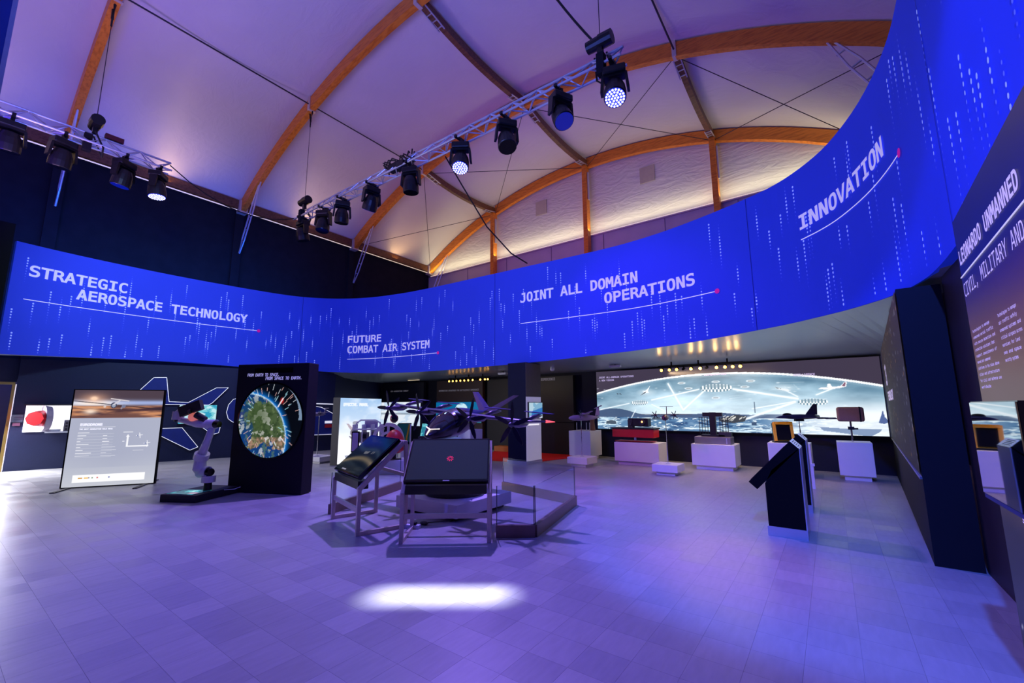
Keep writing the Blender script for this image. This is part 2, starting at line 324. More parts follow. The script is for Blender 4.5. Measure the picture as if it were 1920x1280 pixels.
def letters(text, x0, x1, y0, hh, fn, name, m, parent, bold=.012, mono=True, label=None):
    """lettering between x0 and x1 on baseline y0, cap height hh; fn maps (x,y) to a world/local point; one mesh per word"""
    v, f, W, xm = glyphs(text, bold, mono); cuts = [(i+.5)*ADV-xm for i, c in enumerate(text) if c == ' ']+[1e9]; lo = -1e9; out = []
    for hi in cuts:
        ff = [q for q in f if lo < sum(v[a][0] for a in q)/len(q) <= hi]; lo = hi
        if not ff: continue
        ids = sorted({a for q in ff for a in q}); mp_ = {a: k for k, a in enumerate(ids)}
        vs = [fn(x0+(x1-x0)*v[a][0]/W, y0+hh*v[a][1]/CAP) for a in ids]
        out.append(MB().add(vs, [tuple(mp_[a] for a in q) for q in ff]).part(name, m, parent, label))
    return out

# ================================================================== SETTING
XL, XR, YB, YG = -18.45, 2.55, -8.4, 16.9
# floor: base slab + square vinyl tiles laid with recessed joints
fb = struct(MB().box(((XL+XR)/2, (YB+YG)/2, -.09), (XR-XL, YG-YB, .16)).part('floor', M_sub))
PWD, PLN, GAP = .26, .26, .0010
pl = []
ix = int((XR-XL)/PWD)
for i in range(ix):
    x = XL+PWD*(i+.5); off = 0
    y = YB-off
    while y < YG:
        y0, y1 = max(y, YB), min(y+PLN, YG)
        if y1-y0 > .05: pl.append((x, (y0+y1)/2, y1-y0))
        y += PLN
def infront(p): return (-p[0]*_sa+p[1]*_ca)
vis = []
for p in pl:
    f_ = infront(p); r_ = p[0]*_ca+p[1]*_sa
    ok = f_ > 1.3 and abs(r_) < f_*1.30+.4 and not (p[0] > .95) and p[2] > PLN-.01
    vis.append((hypot(p[0], p[1]) if ok else 1e9, p))
vis.sort(key=lambda q: q[0])
near = [p for d, p in vis[:300]]; rest = [p for d, p in vis[300:]]
pm = MB().box((0, 0, -.006), (PWD-GAP, PLN-GAP, .010)).mesh('tile', M_floor)
for x, y, l in near:
    o = bpy.data.objects.new('tile', pm); o.location = (x, y, 0.001); o.parent = fb; COL.objects.link(o)
mb = MB()
for x, y, l in rest: mb.box((x, y, -.005), (PWD-GAP, l-GAP, .010))
o = mb.part('tile_field', M_floor, fb); o['kind'] = 'stuff'

# tent: circular glulam arches, membrane bays, gable
RC, CXA, CZA = 18.65, -8.0, -6.05
def arc(x, dz=0): return CZA+sqrt((RC+dz)**2-(x-CXA)**2)
ARX = [-18.3+20.6*i/32 for i in range(33)]
ARY = [-8.3, -3.3, 1.7, 6.7, 11.75, 16.72]
roof = struct(MB().box((CXA, YB-.05, 11.4), (21, .08, 2.6)).part('ceiling', M_roof))
for k in range(5):
    vs = []; ny = 13
    for j in range(ny):
        t = j/(ny-1); y = ARY[k]+(ARY[k+1]-ARY[k])*t
        for x in ARX:
            xx = (x-CXA)/10.3; vs.append((x, y, arc(x)+.06-.26*sin(pi*t)*(1-xx**4)))
    n = len(ARX); fs = [(j*n+i, j*n+i+1, (j+1)*n+i+1, (j+1)*n+i) for j in range(ny-1) for i in range(n-1)]
    MB().add(vs, fs).part('membrane_bay', M_roof, roof, smooth=True)
arch_lab = {1.7: 'leftmost timber arch, seen above the short left truss', 6.7: 'timber arch rising from the left eave towards the top edge, left of the long truss',
            11.75: 'timber arch crossing behind the long lighting truss to the upper right', 16.72: 'timber arch framing the white gable end wall'}
def make_arch(y):
    t = thing('timber_arch', arch_lab.get(y, 'timber roof arch %s the camera end of the hall' % ('beyond' if y < -5 else 'over')), 'beam', (CXA, y, 9.5))
    rings = []
    for x in ARX:
        zt = arc(x)-9.5; dx = x-CXA; nx_, nz_ = dx/RC, (arc(x)-CZA)/RC; th = .44
        rings.append([(dx, -.09, zt), (dx, .09, zt), (dx-nx_*th, .09, zt-nz_*th), (dx-nx_*th, -.09, zt-nz_*th)])
    MB().loft(rings).part('beam_segment', M_wood, t)
    for xn in (-13.3, -8.0, -2.7):
        MB().box((xn-CXA, 0, arc(xn)-9.5-.22), (.12, .24, .50)).part('node_plate', M_steel, t)
    for s in (-1, 1):
        MB().box((s*10.2, 0, -.18), (.3, .3, .5)).part('eave_bracket', M_steel, t)
        # ladder knee brace from the arch to the hidden post
        a0 = Vector((s*8.75, 0, arc(CXA+s*8.75)-9.5-.42)); b0 = Vector((s*10.1, 0, -2.1)); d = (b0-a0).normalized(); sd = Vector((0, 1, 0)).cross(d)*.12
        m_ = MB()
        for q in (-1, 1):
            m_.tube([a0+sd*q*.3, a0+(b0-a0)*.3+sd*q, a0+(b0-a0)*.8+sd*q, b0+sd*q*.2], .028, 6)
        for i in range(1, 6): m_.bar(a0+(b0-a0)*(i/6)+sd, a0+(b0-a0)*(i/6)-sd, .03)
        m_.part('ladder_brace', M_alu, t)
    return t
for y in ARY: make_arch(y)

# purlins, ties and wind bracing
def nd(x, y, low=.25): return Vector((x, y, arc(x)-low))
def purlin(x, y0, y1, lab):
    pts = [Vector((x, y0+(y1-y0)*i/8, arc(x)-.22-.2*sin(pi*i/8))) for i in range(9)]; m_ = MB()
    for a_, b_ in zip(pts, pts[1:]): m_.bar(a_, b_, .16, .26)
    t = thing('roof_purlin', lab, 'beam', (0, 0, 0)); m_.part('purlin_beam', M_woodd, t)
    for q in (0, -1):
        s_ = 1 if q == 0 else -1; p = pts[q]
        mm = MB(); mm.bar(p+Vector((.1, s_*.1, -.12)), p+Vector((.1, s_*.9, -.28)), .03); mm.bar(p+Vector((-.1, s_*.1, -.12)), p+Vector((-.1, s_*.9, -.28)), .03)
        for i in range(4): mm.bar(p+Vector((-.1, s_*(.2+.2*i), -.14-.04*i)), p+Vector((.1, s_*(.2+.2*i), -.14-.04*i)), .025)
        mm.part('end_lattice', M_alu, t)
purlin(-8, 6.7, 11.75, 'shaded timber purlin at the ridge, from the top edge down to the second arch')
purlin(-8, 11.75, 16.72, 'shaded timber ridge purlin ending above the gable wall')
purlin(-13.3, 11.75, 16.72, 'short shaded purlin on the left slope beside the gable')
purlin(-2.7, 11.75, 16.72, 'shaded curved purlin on the right slope beside the gable')
def wire(a, b, r, lab, name='tie_rod', m=None, sag=0, cat='cable', group=None):
    a, b = Vector(a), Vector(b); n = 8 if sag else 1; pts = [a+(b-a)*i/n-Vector((0, 0, sag*4*(i/n)*(1-i/n))) for i in range(n+1)]
    return tag(MB().tube(pts, r, 6).part(name, m or M_wire, None), lab, cat, group)
wire(nd(-13.3, -3.3), nd(-13.3, 1.7), .02, 'thin steel tie reaching the leftmost arch from the near bay')
wire(nd(-13.3, 1.7), nd(-13.3, 6.7), .022, 'long steel tie crossing the big left membrane bay between two arches')
wire(nd(-13.3, 6.7), nd(-13.3, 11.75), .02, 'steel tie from the second arch down towards the cable bundle on the truss')
wire(nd(-2.7, 6.7), nd(-2.7, 11.75), .025, 'steel tie coming from the top edge to the node on the upper right arch')
for (x0, x1, lab) in ((-13.3, -8, 'bracing wire rising right between left slope node and gable ridge'), (-8, -13.3, 'bracing wire falling left from the ridge node behind the lit wash light'),
                      (-8, -2.7, 'bracing wire from the ridge node running right under the membrane'), (-2.7, -8, 'bracing wire from the right node falling left to the gable ridge'),
                      (-2.7, 2.1, 'bracing wire running right from the upper right arch node'), (2.1, -2.7, 'bracing wire rising right towards the ladder brace'),
                      (-18.1, -13.3, 'bracing wire from the left eave to the gable slope'), (-13.3, -18.1, 'near vertical wire dropping to the gable corner')):
    wire(nd(x0, 11.75, .4), nd(x1, 16.72, .4), .012, lab, 'bracing_wire')

# eave beams with light strips, outer cloth walls
for s, x in ((1, -18.25), (-1, 2.25)):
    lab = 'left' if s > 0 else 'right'
    t = thing('eave_beam', 'brown timber eave beam with light strip above the dark %s cloth' % lab, 'beam', (x, 0, 9.3))
    for k in range(5):
        MB().box((0, (ARY[k]+ARY[k+1])/2, .1), (.16, ARY[k+1]-ARY[k]-.3, .34)).part('timber_section', M_woodd, t)
        MB().box((s*.10, (ARY[k]+ARY[k+1])/2, -.16), (.03, ARY[k+1]-ARY[k]-.4, .03)).part('light_strip', M_ledstrip, t)
for yy in (-.8, 4.2, 9.2, 14.2): light('eave_glow_left', 'AREA', (-17.0, yy, 8.6), (-14.8, yy, 12.0), 29.6, (1.00, 0.63, 0.27), shape='RECTANGLE', size=.3, size_y=4)
light('gable_glow', 'AREA', (-8, 16.55, 9.1), (-8, 16.80, 10.4), 105.0, (1.00, 0.94, 0.55), shape='RECTANGLE', size=20, size_y=.1)
def wallbox(name, c, d, m): return struct(MB().box(c, d).part(name, m))
wl = wallbox('wall_left', (XL-.05, (YB+YG)/2, 4.65), (.1, YG-YB, 9.3), M_soft)
for yy in (1.7, 6.7, 11.75):           # folds in the cloth over the posts
    MB().box((XL+.06, yy, 4.6), (.10, .30, 9.2)).part('cloth_fold', M_soft, wl)
wallbox('wall_right', (XR+.05, (YB+YG)/2, 4.9), (.1, YG-YB, 9.8), M_soft)
wallbox('wall_rear', (CXA, YB-.1, 6), (21, .1, 12), M_soft)
# gable: grey panels below, light line, white liner, posts, vents
M_gp = mat('gable_grey_panel', (196, 176, 186), .6, scale=2)
gw = wallbox('wall_gable', (CXA, YG+.1, 4.5), (21, .1, 9.0), M_gp)
for i in range(8): MB().box((-18.0+2.66*i+1.33, YG+.02, 6.6), (2.62, .06, 4.7)).part('panel', M_gp, gw)
gv = [(x, YG+.02, 9.02) for x in ARX]+[(x, YG+.02, arc(x)+.1) for x in ARX]; n = len(ARX)
lin_ = struct(MB().add(gv, [(i, i+1, n+i+1, n+i) for i in range(n-1)]).part('wall_gable_liner', M_liner))
MB().box((CXA, YG-.05, 9.0), (20.4, .06, .035)).part('light_strip', M_ledstrip, lin_)
MB().box((CXA, YG-.05, 8.94), (20.4, .10, .05)).part('cap_rail', M_gp, lin_)
for px_, py_ in ((1017, 390), (1216, 329)):
    p = atY(px_, py_, YG-.02); MB().box((p[0], YG-.02, p[2]), (.62, .03, .7)).part('vent_patch', mat('beige_patch', (190, 176, 160), .7), lin_)
for xp, lb in ((-13.3, 'timber gable post nearest the dark cloth corner'), (-8, 'timber gable post under the ridge'), (-2.7, 'timber gable post on the right of the gable wall')):
    t = thing('gable_post', lb, 'post', (xp, YG-.3, 0)); MB().box((0, 0, (arc(xp)-.4)/2), (.2, .3, arc(xp)-.4)).part('post_shaft', M_wood, t)
    MB().box((.14, 0, arc(xp)-1.4), (.05, .12, 1.3)).part('steel_strap', M_alu, t)

# ------------------------------------------------------------------ the curved banner
BAND = [(-14.61, 0.88, 2.61), (-14.72, 1.41, 2.634), (-14.8, 1.95, 2.658), (-14.85, 2.49, 2.679), (-14.88, 3.04, 2.697), (-14.9, 3.58, 2.711), (-14.89, 4.13, 2.718), (-14.86, 4.67, 2.715), (-14.81, 5.21, 2.705), (-14.75, 5.76, 2.693), (-14.67, 6.29, 2.685), (-14.56, 6.83, 2.678), (-14.37, 7.34, 2.669), (-14.07, 7.79, 2.653), (-13.69, 8.18, 2.631), (-13.25, 8.5, 2.605), (-12.76, 8.75, 2.578), (-12.24, 8.93, 2.557), (-11.71, 9.05, 2.543), (-11.18, 9.15, 2.535), (-10.64, 9.21, 2.53), (-10.09, 9.25, 2.526), (-9.55, 9.27, 2.525), (-9.0, 9.29, 2.53), (-8.46, 9.3, 2.537), (-7.91, 9.31, 2.544), (-7.37, 9.33, 2.548), (-6.82, 9.34, 2.554), (-6.28, 9.35, 2.563), (-5.73, 9.37, 2.577), (-5.19, 9.39, 2.595), (-4.64, 9.4, 2.614), (-4.09, 9.4, 2.633), (-3.55, 9.37, 2.649), (-3.01, 9.29, 2.664), (-2.48, 9.17, 2.679), (-1.96, 9.01, 2.694), (-1.44, 8.82, 2.712), (-0.94, 8.61, 2.731), (-0.46, 8.35, 2.744), (-0.07, 7.98, 2.743), (0.25, 7.54, 2.723), (0.48, 7.04, 2.69), (0.65, 6.53, 2.652), (0.77, 5.99, 2.616), (0.84, 5.45, 2.59), (0.86, 4.91, 2.577), (0.86, 4.36, 2.575), (0.86, 3.82, 2.578), (0.86, 3.27, 2.58), (0.86, 2.73, 2.58), (0.86, 2.18, 2.58), (0.86, 1.64, 2.58), (0.86, 1.09, 2.58), (0.86, 0.55, 2.58), (0.86, 0.0, 2.58), (.86, -.55, 2.58), (.86, -1.1, 2.58)]
BP = np.array(BAND)
def _spl(P, n=4):
    out = []
    for i in range(len(P)-1):
        p0, p1, p2, p3 = P[max(i-1, 0)], P[i], P[i+1], P[min(i+2, len(P)-1)]
        for j in range(n):
            t = j/n; out.append(.5*(2*p1+(-p0+p2)*t+(2*p0-5*p1+4*p2-p3)*t*t+(-p0+3*p1-3*p2+p3)*t**3))
    out.append(P[-1]); return np.array(out)
BS = _spl(BP); BU = np.r_[0, np.cumsum(np.hypot(*np.diff(BS[:, :2], axis=0).T))]; BTOP = 5.2
def band(u, z, off=.0):
    x = np.interp(u, BU, BS[:, 0]); y = np.interp(u, BU, BS[:, 1]); e = .05
    tx = np.interp(u+e, BU, BS[:, 0])-np.interp(u-e, BU, BS[:, 0]); ty = np.interp(u+e, BU, BS[:, 1])-np.interp(u-e, BU, BS[:, 1]); L = hypot(tx, ty)+1e-9
    return (x+ty/L*off, y-tx/L*off, z)       # inner side lies to the right of travel
def bzb(u): return float(np.interp(u, BU, BS[:, 2]))
M_band = mat('blue_banner_fabric', (66, 82, 240), .9, emit=.30, ergb=(6, 40, 146), var=.05, scale=1.2, spec=.15)  # front-lit fabric; a faint blue glow is put into the material
bt = thing('curved_banner', 'tall curved royal blue fabric banner ringing the hall with white dotted streams', 'banner', (-7, 6, 2.6))
def P_(p): return (p[0]+7, p[1]-6, p[2]-2.6)
L_ = BU[-1]
vs = []; NU = 220
for i in range(NU+1):
    u = L_*i/NU; zb = bzb(u)
    for off, z in ((0, zb), (0, zb+(BTOP-zb)*.33), (0, zb+(BTOP-zb)*.66), (0, BTOP), (-.10, BTOP), (-.10, zb)): vs.append(P_(band(u, z, off)))
fs = []
for i in range(NU):
    for k in range(6): a, b = i*6+k, i*6+(k+1) % 6; fs.append((a, a+6, b+6, b))
fs += [tuple(range(6)), tuple(range(NU*6, NU*6+6))[::-1]]
MB().add(vs, fs).part('banner_fabric', M_band, bt, smooth=False)
def bfn(u, z): return P_(band(u, z, .014))
letters('STRATEGIC', .27, 2.07, 4.46, .245, bfn, 'lettering', M_letter, bt, .022)
letters('AEROSPACE TECHNOLOGY', 1.12, 5.02, 4.10, .245, bfn, 'lettering', M_letter, bt, .022)
letters('FUTURE', 8.18, 9.48, 3.63, .235, bfn, 'lettering', M_letter, bt, .016)
letters('COMBAT AIR SYSTEM', 8.18, 11.57, 3.27, .24, bfn, 'lettering', M_letter, bt, .016)
letters('JOINT ALL DOMAIN', 15.0, 18.27, 4.215, .245, bfn, 'lettering', M_letter, bt, .022)
letters('OPERATIONS', 17.41, 19.6, 3.85, .24, bfn, 'lettering', M_letter, bt, .022)
letters('INNOVATION', 21.72, 23.9, 4.20, .225, bfn, 'lettering', M_letter, bt, .022)
for u0, z0, u1, z1 in ((.25, 3.9, 5.36, 3.88), (8.19, 3.06, 11.94, 3.075), (15.0, 3.635, 20.05, 3.606), (21.72, 4.033, 24.33, 3.974)):
    n = 40; vs = []
    for i in range(n+1):
        u = u0+(u1-u0)*i/n; z = z0+(z1-z0)*i/n; vs += [P_(band(u, z-.007, .013)), P_(band(u, z+.007, .013))]
    MB().add(vs, [(2*i, 2*i+2, 2*i+3, 2*i+1) for i in range(n)]).part('underline', M_line, bt)
    MB().add([bfn(u1+.05*cos(2*pi*i/14), z1+.05*sin(2*pi*i/14)) for i in range(14)], [tuple(range(14))]).part('line_end_dot', M_magenta, bt, 'magenta round dot')
for u in (6.62, 14.12, 20.74, 25.6):
    MB().add([P_(band(u-.006, bzb(u), .004)), P_(band(u+.006, bzb(u), .004)), P_(band(u+.006, BTOP, .004)), P_(band(u-.006, BTOP, .004))], [(0, 1, 2, 3)]).part('fabric_seam', mat('seam_blue', (14, 26, 150), .8, emit=.2), bt)
# printed dotted streams: bright heads fading into small dots
groups = {}
mbd = [MB(), MB(), MB()]
u = .1
while u < 29.6:
    z = random.uniform(2.95, 5.05); n = random.randint(7, 15); top = random.random() < .5; step = .062
    for i in range(n):
        q = 1-i/n if top else 1-abs(i-n*.45)/(n*.6); q = max(q, .12); r = .006+.011*q; zz = z-i*step
        if zz < bzb(u)+.06: break
        k = 0 if q > .6 else (1 if q > .3 else 2)
        c = [P_(band(u+r*cos(2*pi*j/6), zz+r*1.25*sin(2*pi*j/6), .008)) for j in range(6)]; mbd[k].add(c, [tuple(range(6))])
    u += random.choice((.06, .10, .14, .2))
for k, (c, e) in enumerate((((150, 170, 255), .5), ((90, 110, 250), .42), ((70, 86, 245), .36))):
    o = mbd[k].part('printed_dots', mat('dot_print_%d' % k, c, .7, emit=e, ergb=c), bt); o['kind'] = 'stuff'
# tall black post at the banner's left end and a blue scenic panel hanging at the very left
t = thing('scenic_end_post', 'tall black upright standing at the left end of the blue banner', 'post', (-14.35, .52, 0))
MB().box((0, 0, 2.72), (.5, .55, 5.44)).part('post_shaft', M_black, t); MB().box((0, 0, .03), (.7, .75, .06)).part('foot_plate', M_black, t)
q0 = atX(34, 5, -9.0); q1 = atX(4, 180, -9.0)
t = thing('hanging_banner_edge', 'dark blue hanging fabric edge cut by the upper left corner', 'banner', (-9.1, q0[1]-.78, 6.0))
M_nb = mat('dark_blue_fabric', (10, 34, 110), .8, emit=.12, ergb=(4, 20, 100)); MB().box((0, 0, 2.6), (.06, 1.5, 5.6)).part('fabric', M_nb, t); MB().box((.0, .775, 2.6), (.07, .05, 5.6)).part('pale_edge', mat('grey_edge', (130, 126, 150), .6), t)

# ------------------------------------------------------------------ low walls, soffit
def vwall(name, A, B, z0, z1, th, m, inner=True):
    A, B = Vector((*A, 0)), Vector((*B, 0)); d = (B-A); L = d.length; a = atan2(d.y, d.x); c = (A+B)/2
    nrm = Vector((-d.y, d.x, 0))/L; c = c+nrm*(th/2)
    return struct(MB().box((c.x, c.y, (z0+z1)/2), (L, th, z1-z0), rz=a).part(name, m))
WL = [(-15.40, 1.31), (-14.25, 5.5), (-13.86, 8.5), (-15.6, 11.85)]
M_wallL = mat('graphite_graphic_wall', (28, 34, 70), .55, scale=60, var=.2, spec=.35)
lw = vwall('wall_left_low', WL[0], WL[1], 0, 2.60, .1, M_wallL); vwall('wall_left_low', WL[1], WL[2], 0, 2.60, .1, M_wallL); vwall('wall_left_low', WL[2], WL[3], 0, 2.60, .1, M_wallL)
# doorway left of the wall with a lit passage behind
M_lit = mat('lit_passage_wall', (240, 236, 240), .7, emit=.9, ergb=(235, 225, 250))  # glow put into the wall for the brightness of the lit room
dr = struct(MB().box((-15.44, 1.27, 1.0), (.06, .05, 2.0)).part('door_1', mat('brass_frame', (190, 160, 90), .35, .7)))
MB().box((-15.62, .62, 2.02), (.08, 1.36, .06)).part('door_frame', MATS['brass_frame'], dr)
MB().box((-15.95, 1.36, 1.0), (.9, .06, 2.0)).part('reveal_panel', M_lit, dr)
struct(MB().box((-17.4, .2, 1.1), (.05, 3.4, 2.2)).part('wall_passage', mat('passage_end', (90, 80, 110), .8)))
struct(MB().box((-15.64, .62, 2.33), (.1, 1.40, .56)).part('wall_over_door', M_wallL)); struct(MB().box((-15.85, -1.5, 1.3), (.1, 2.9, 2.6)).part('wall_left_low', M_wallL))
light('doorway_glow', 'AREA', (-15.2, .55, 1.5), (-12.0, .5, .0), 420.0, (0.92, 0.92, 1.00), shape='RECTANGLE', size=1.2, size_y=1.0)
YW = 11.85
bw = vwall('wall_back', (-15.7, YW), (1.1, YW), 0, 2.62, .1, M_dark)
# bulkhead (soffit) from the banner's lower edge to the low back wall
M_sof = mat('soffit_board', (142, 156, 168), .28, var=.05, scale=4, spec=.6)
vs = []; NU = 110
for i in range(NU+1):
    u = L_*i/NU; p = band(u, bzb(u), -.02)
    if u < 7.5: ox, oy = p[0]-(.5 if False else .0)+.0, p[1]; ox, oy = min(p[0]-.1, -14.95), p[1]
    elif u < 10: ox, oy = -14.0-(u-7.5)*.6, 8.6+(u-7.5)*1.3
    elif p[0] < -.2: ox, oy = p[0], YW+.05
    else: ox, oy = 1.05, max(p[1], 5.45) if p[1] > 5.45 else p[1]
    if p[0] >= -.2 and p[1] > 5.45: s_ = min(1, (p[1]-5.45)/2.6); ox, oy = 1.05, 5.45+(YW+.05-5.45)*s_
    if p[1] <= 5.45 and u > 15: ox, oy = 1.05, p[1]
    zo = 2.46 if oy > 9 else 2.46+(bzb(u)-2.46)*(9-oy)/4 if 5 < oy <= 9 and ox > -5 else bzb(u)
    vs += [(p[0], p[1], p[2]), (ox, oy, zo), (p[0], p[1], p[2]+.06), (ox, oy, zo+.06)]
fs = []
for i in range(NU): a = 4*i; fs += [(a, a+1, a+5, a+4), (a+2, a+6, a+7, a+3)]
struct(MB().add(vs, fs).part('ceiling_soffit', M_sof))

# right partition: art print side, dark end, and the wall running towards the camera
pw = struct(MB().prism([(.61, 5.48), (.925, 5.48), (1.15, 11.85), (.95, 11.85)], (0, 0, 0), (1, 0, 0), (0, 1, 0), 2.52).part('wall_right_partition', mat('black_partition', (16, 17, 24), .7, spec=.3)))
ax, ay, bx_, by_ = .61, 5.48, .95, 11.8
e_ = Vector((bx_-ax, by_-ay, 0)); Lp = e_.length; e_.normalize()
cv = Cv(0, Lp, 180, .78, 2.5, 90, (40, 36, 48)); nz = cv.noise(1.2, 1.0, 3); cv.fill(np.clip((cv.y-1.4)/1.1, 0, 1), (84, 66, 66), .7); cv.fill(nz > .62, (50, 50, 90), .4)
r2 = np.random.default_rng(5)
for i in range(150):
    x_ = r2.random()*Lp; y_ = .85+1.6*r2.random(); cv.rect(x_, y_, x_+.05, y_+.02+.03*r2.random(), (170, 170, 200) if r2.random() < .6 else (200, 150, 110), .6)
cv.build('art_print', (ax-.012, ay, 0), e_, (0, 0, 1), print_mat('art_print_ink', .6, .75, .08), pw)
def pfn(x, z): v = Vector((ax, ay, 0))+e_*x; return (v.x-.02, v.y, z)
letters('13', 4.9, 4.4, 1.78, .32, pfn, 'lettering', M_letterw, pw, .03); letters('TECHNOLOGY', 4.95, 2.9, 1.50, .14, pfn, 'lettering', M_letterw, pw, .03)
MB().prism([(.59, 5.46), (.61, 5.48), (.95, 11.8), (.93, 11.8)], (0, 0, .74), (1, 0, 0), (0, 1, 0), .02).part('edge_trim', M_alu, pw)
MB().box((.93, 11.76, 1.6), (.06, .12, 1.66)).part('mural_return', mat('pale_return', (180, 190, 190), .6), pw)
struct(MB().box((1.02, 2.2, 1.29), (.16, 6.6, 2.58)).part('wall_right_near', mat('warm_black_wall', (38, 30, 34), .6)))

# ------------------------------------------------------------------ back wall mural (backlit print)
MX0, MX1, MZ0, MZ1, MY = -5.48, .90, .79, 2.42, 11.72
cv = Cv(MX0, MX1, 620, MZ0, MZ1, 170, (62, 54, 72)); X, Z = cv.x, cv.y
arcz = 2.215-.42*((X+2.25)/3.2)**2
sky = Z < arcz; tt = np.clip((arcz-Z)/1.1, 0, 1)
base = np.stack([108+124*tt, 146+104*tt, 170+88*tt], -1)/255.
cl = cv.noise(.9, 3.0, 1)-.5; cl2 = cv.noise(3, 9, 2)-.5
base = base+(cl*.34+cl2*.16)[..., None]*np.array([1, 1, .95]); right = np.clip((X+1.2)/2.2, 0, 1)*np.clip((1.7-Z)/.6, 0, 1); base = base*(1-right[..., None]*.8)+right[..., None]*.8*np.array([.93, .97, 1.0])
cv.c = np.where(sky[..., None], base, cv.c)
hill = 1.17+.20*np.exp(-((X+5.2)/.9)**2)+.07*np.exp(-((X+2.7)/.7)**2)+.05*np.exp(-((X+1.5)/.7)**2)+.02*np.sin(X*5)
cv.fill((Z < hill) & (X < -.55), (58, 78, 112), .92)
sea = 1.12; ns = cv.noise(1.4, 14, 4); ns2 = cv.noise(5, 30, 6)
cv.fill(Z < sea, (92, 132, 170), .9*1.0); cv.fill((Z < sea)*np.clip((ns-.46)*9, 0, 1), (210, 234, 245), .9); cv.fill((Z < sea)*np.clip((ns2-.52)*8, 0, 1), (34, 66, 110), .75); cv.fill((Z < sea)*np.clip((cv.noise(9, 40, 12)-.60)*12, 0, 1), (240, 250, 252), .9)
cv.fill(np.clip((1.5-Z)/.25, 0, 1)*np.clip((X+1.4)/1.3, 0, 1), (240, 247, 252), .88)
cv.fill(np.clip(1-np.abs(Z-arcz)/.09, 0, 1)*(Z < arcz), (190, 210, 222), .6); cv.fill(np.abs(Z-arcz) < .022, (246, 250, 253))
def mp(px_, py_): p = atY(px_, py_, MY); return (p[0], p[2])
for a_, b_, w_ in (((1253, 722), (1281, 771), .016), ((1281, 771), (1320, 736), .014), ((1222, 752), (1310, 733), .012), ((1375, 733), (1495, 752), .018), ((1490, 758), (1395, 790), .018), ((1122, 770), (1180, 758), .008), ((1192, 770), (1184, 785), .006), ((1530, 745), (1562, 733), .010), ((1410, 770), (1490, 757), .008), ((1222, 760), (1245, 772), .008), ((1470, 735), (1495, 748), .008)):
    cv.line(mp(*a_), mp(*b_), w_*3.2, (205, 228, 238), .35); cv.line(mp(*a_), mp(*b_), w_*1.2, (248, 252, 255), .9)
r2 = np.random.default_rng(9)
for i in range(26):
    x_ = MX0+r2.random()*6.2; z_ = 1.35+.7*r2.random(); x2 = x_+r2.normal()*.5; z2 = z_+r2.normal()*.14
    cv.fill((cv.y < arcz), (0, 0, 0), 0); cv.line((x_, z_), (x2, z2), .005, (220, 235, 240), .4*(z_ < 1.95)*(z2 < 1.95)); cv.ell((x_, z_), .05, .02, (230, 240, 245), .5*(z_ < 1.95), .8)
for (px_, py_, rw, rh) in ((1342, 729, .36, .075), (1199, 756, .23, .05), (1523, 757, .27, .055)):
    c = mp(px_, py_); d = np.hypot((X-c[0])/rw, (Z-c[1])/rh); ang = np.floor((X-c[0])/rw*9); m1 = (np.abs(X-c[0]) < rw) & (Z < c[1]+rh*np.sqrt(np.clip(1-((X-c[0])/rw)**2, 0, 1))) & (Z > c[1]-rh*.6-rh*np.sqrt(np.clip(1-((X-c[0])/rw)**2, 0, 1)))
    row = (Z < c[1]-rh*.75); cv.fill(m1 & ((ang+row) % 2 == 0), (245, 250, 252), .95); cv.fill(m1 & ((ang+row) % 2 == 1), (96, 130, 148), .85); cv.ell((c[0], c[1]+rh*.35), rw*.8, rh*.5, (130, 155, 170), .6)
for px_, py_ in ((1278, 721), (1291, 731), (1407, 718), (1396, 729), (1342, 749), (1342, 719)):
    c = mp(px_, py_); cv.ell(c, .10, .03, (226, 236, 242), .8); cv.rect(c[0]-.055, c[1]-.008, c[0]+.055, c[1]+.008, (120, 130, 140), .8)
def craft(px_, py_, pts, col):
    c = mp(px_, py_); cv.poly([(c[0]+a*.01, c[1]+b*.01) for a, b in pts], col)
cv.ell(mp(1212, 738), .3, .12, (235, 245, 250), .6, .9); cv.ell(mp(1468, 732), .3, .12, (235, 245, 250), .6, .9)
craft(1210, 737, [(-14, -9), (-3, 0), (-8, 3), (2, 4), (14, 16), (8, 3), (10, -2), (0, -3)], (240, 244, 248)); craft(1210, 737, [(-14, -9), (-3, -1), (4, 1), (0, -3)], (50, 56, 66))
craft(1468, 734, [(-16, 5), (-4, 2), (8, 0), (16, -3), (4, -4), (-10, 0)], (230, 236, 240)); craft(1468, 734, [(-16, 6), (-10, 3), (-2, 1), (-12, 2)], (60, 70, 80))
craft(1560, 732, [(-26, -2), (-20, 1), (14, 3), (22, 12), (26, 12), (24, 2), (14, -1), (-10, -4)], (238, 238, 242)); craft(1560, 732, [(16, 3), (22, 11), (24, 11), (22, 2)], (130, 90, 110)); craft(1556, 731, [(-6, 1), (-4, 8), (0, 8), (4, 0), (14, -8), (6, -2)], (240, 242, 245)); craft(1161, 740, [(-8, 3), (0, 0), (8, -3), (4, 2), (-4, -2)], (70, 80, 92))
craft(1595, 812, [(-55, 6), (-48, -2), (30, -12), (46, -2), (50, 4), (0, 3)], (128, 148, 180)); craft(1590, 803, [(-30, 4), (-20, 12), (0, 14), (20, 6), (30, 2)], (226, 234, 240)); craft(1656, 795, [(-9, -4), (-4, 10), (0, 22), (2, 8), (9, -2), (0, -6)], (80, 100, 150))
craft(1371, 790, [(-30, 2), (-10, 6), (10, 12), (34, 8), (28, -4), (6, -8), (-22, -6)], (60, 66, 72))
for i in range(22): c = mp(1371, 790); x_ = c[0]-.24+.5*r2.random(); z_ = c[1]-.03+.1*r2.random(); cv.line((x_, z_), (x_+.05, z_+.03), .008, (232, 232, 225), .9)
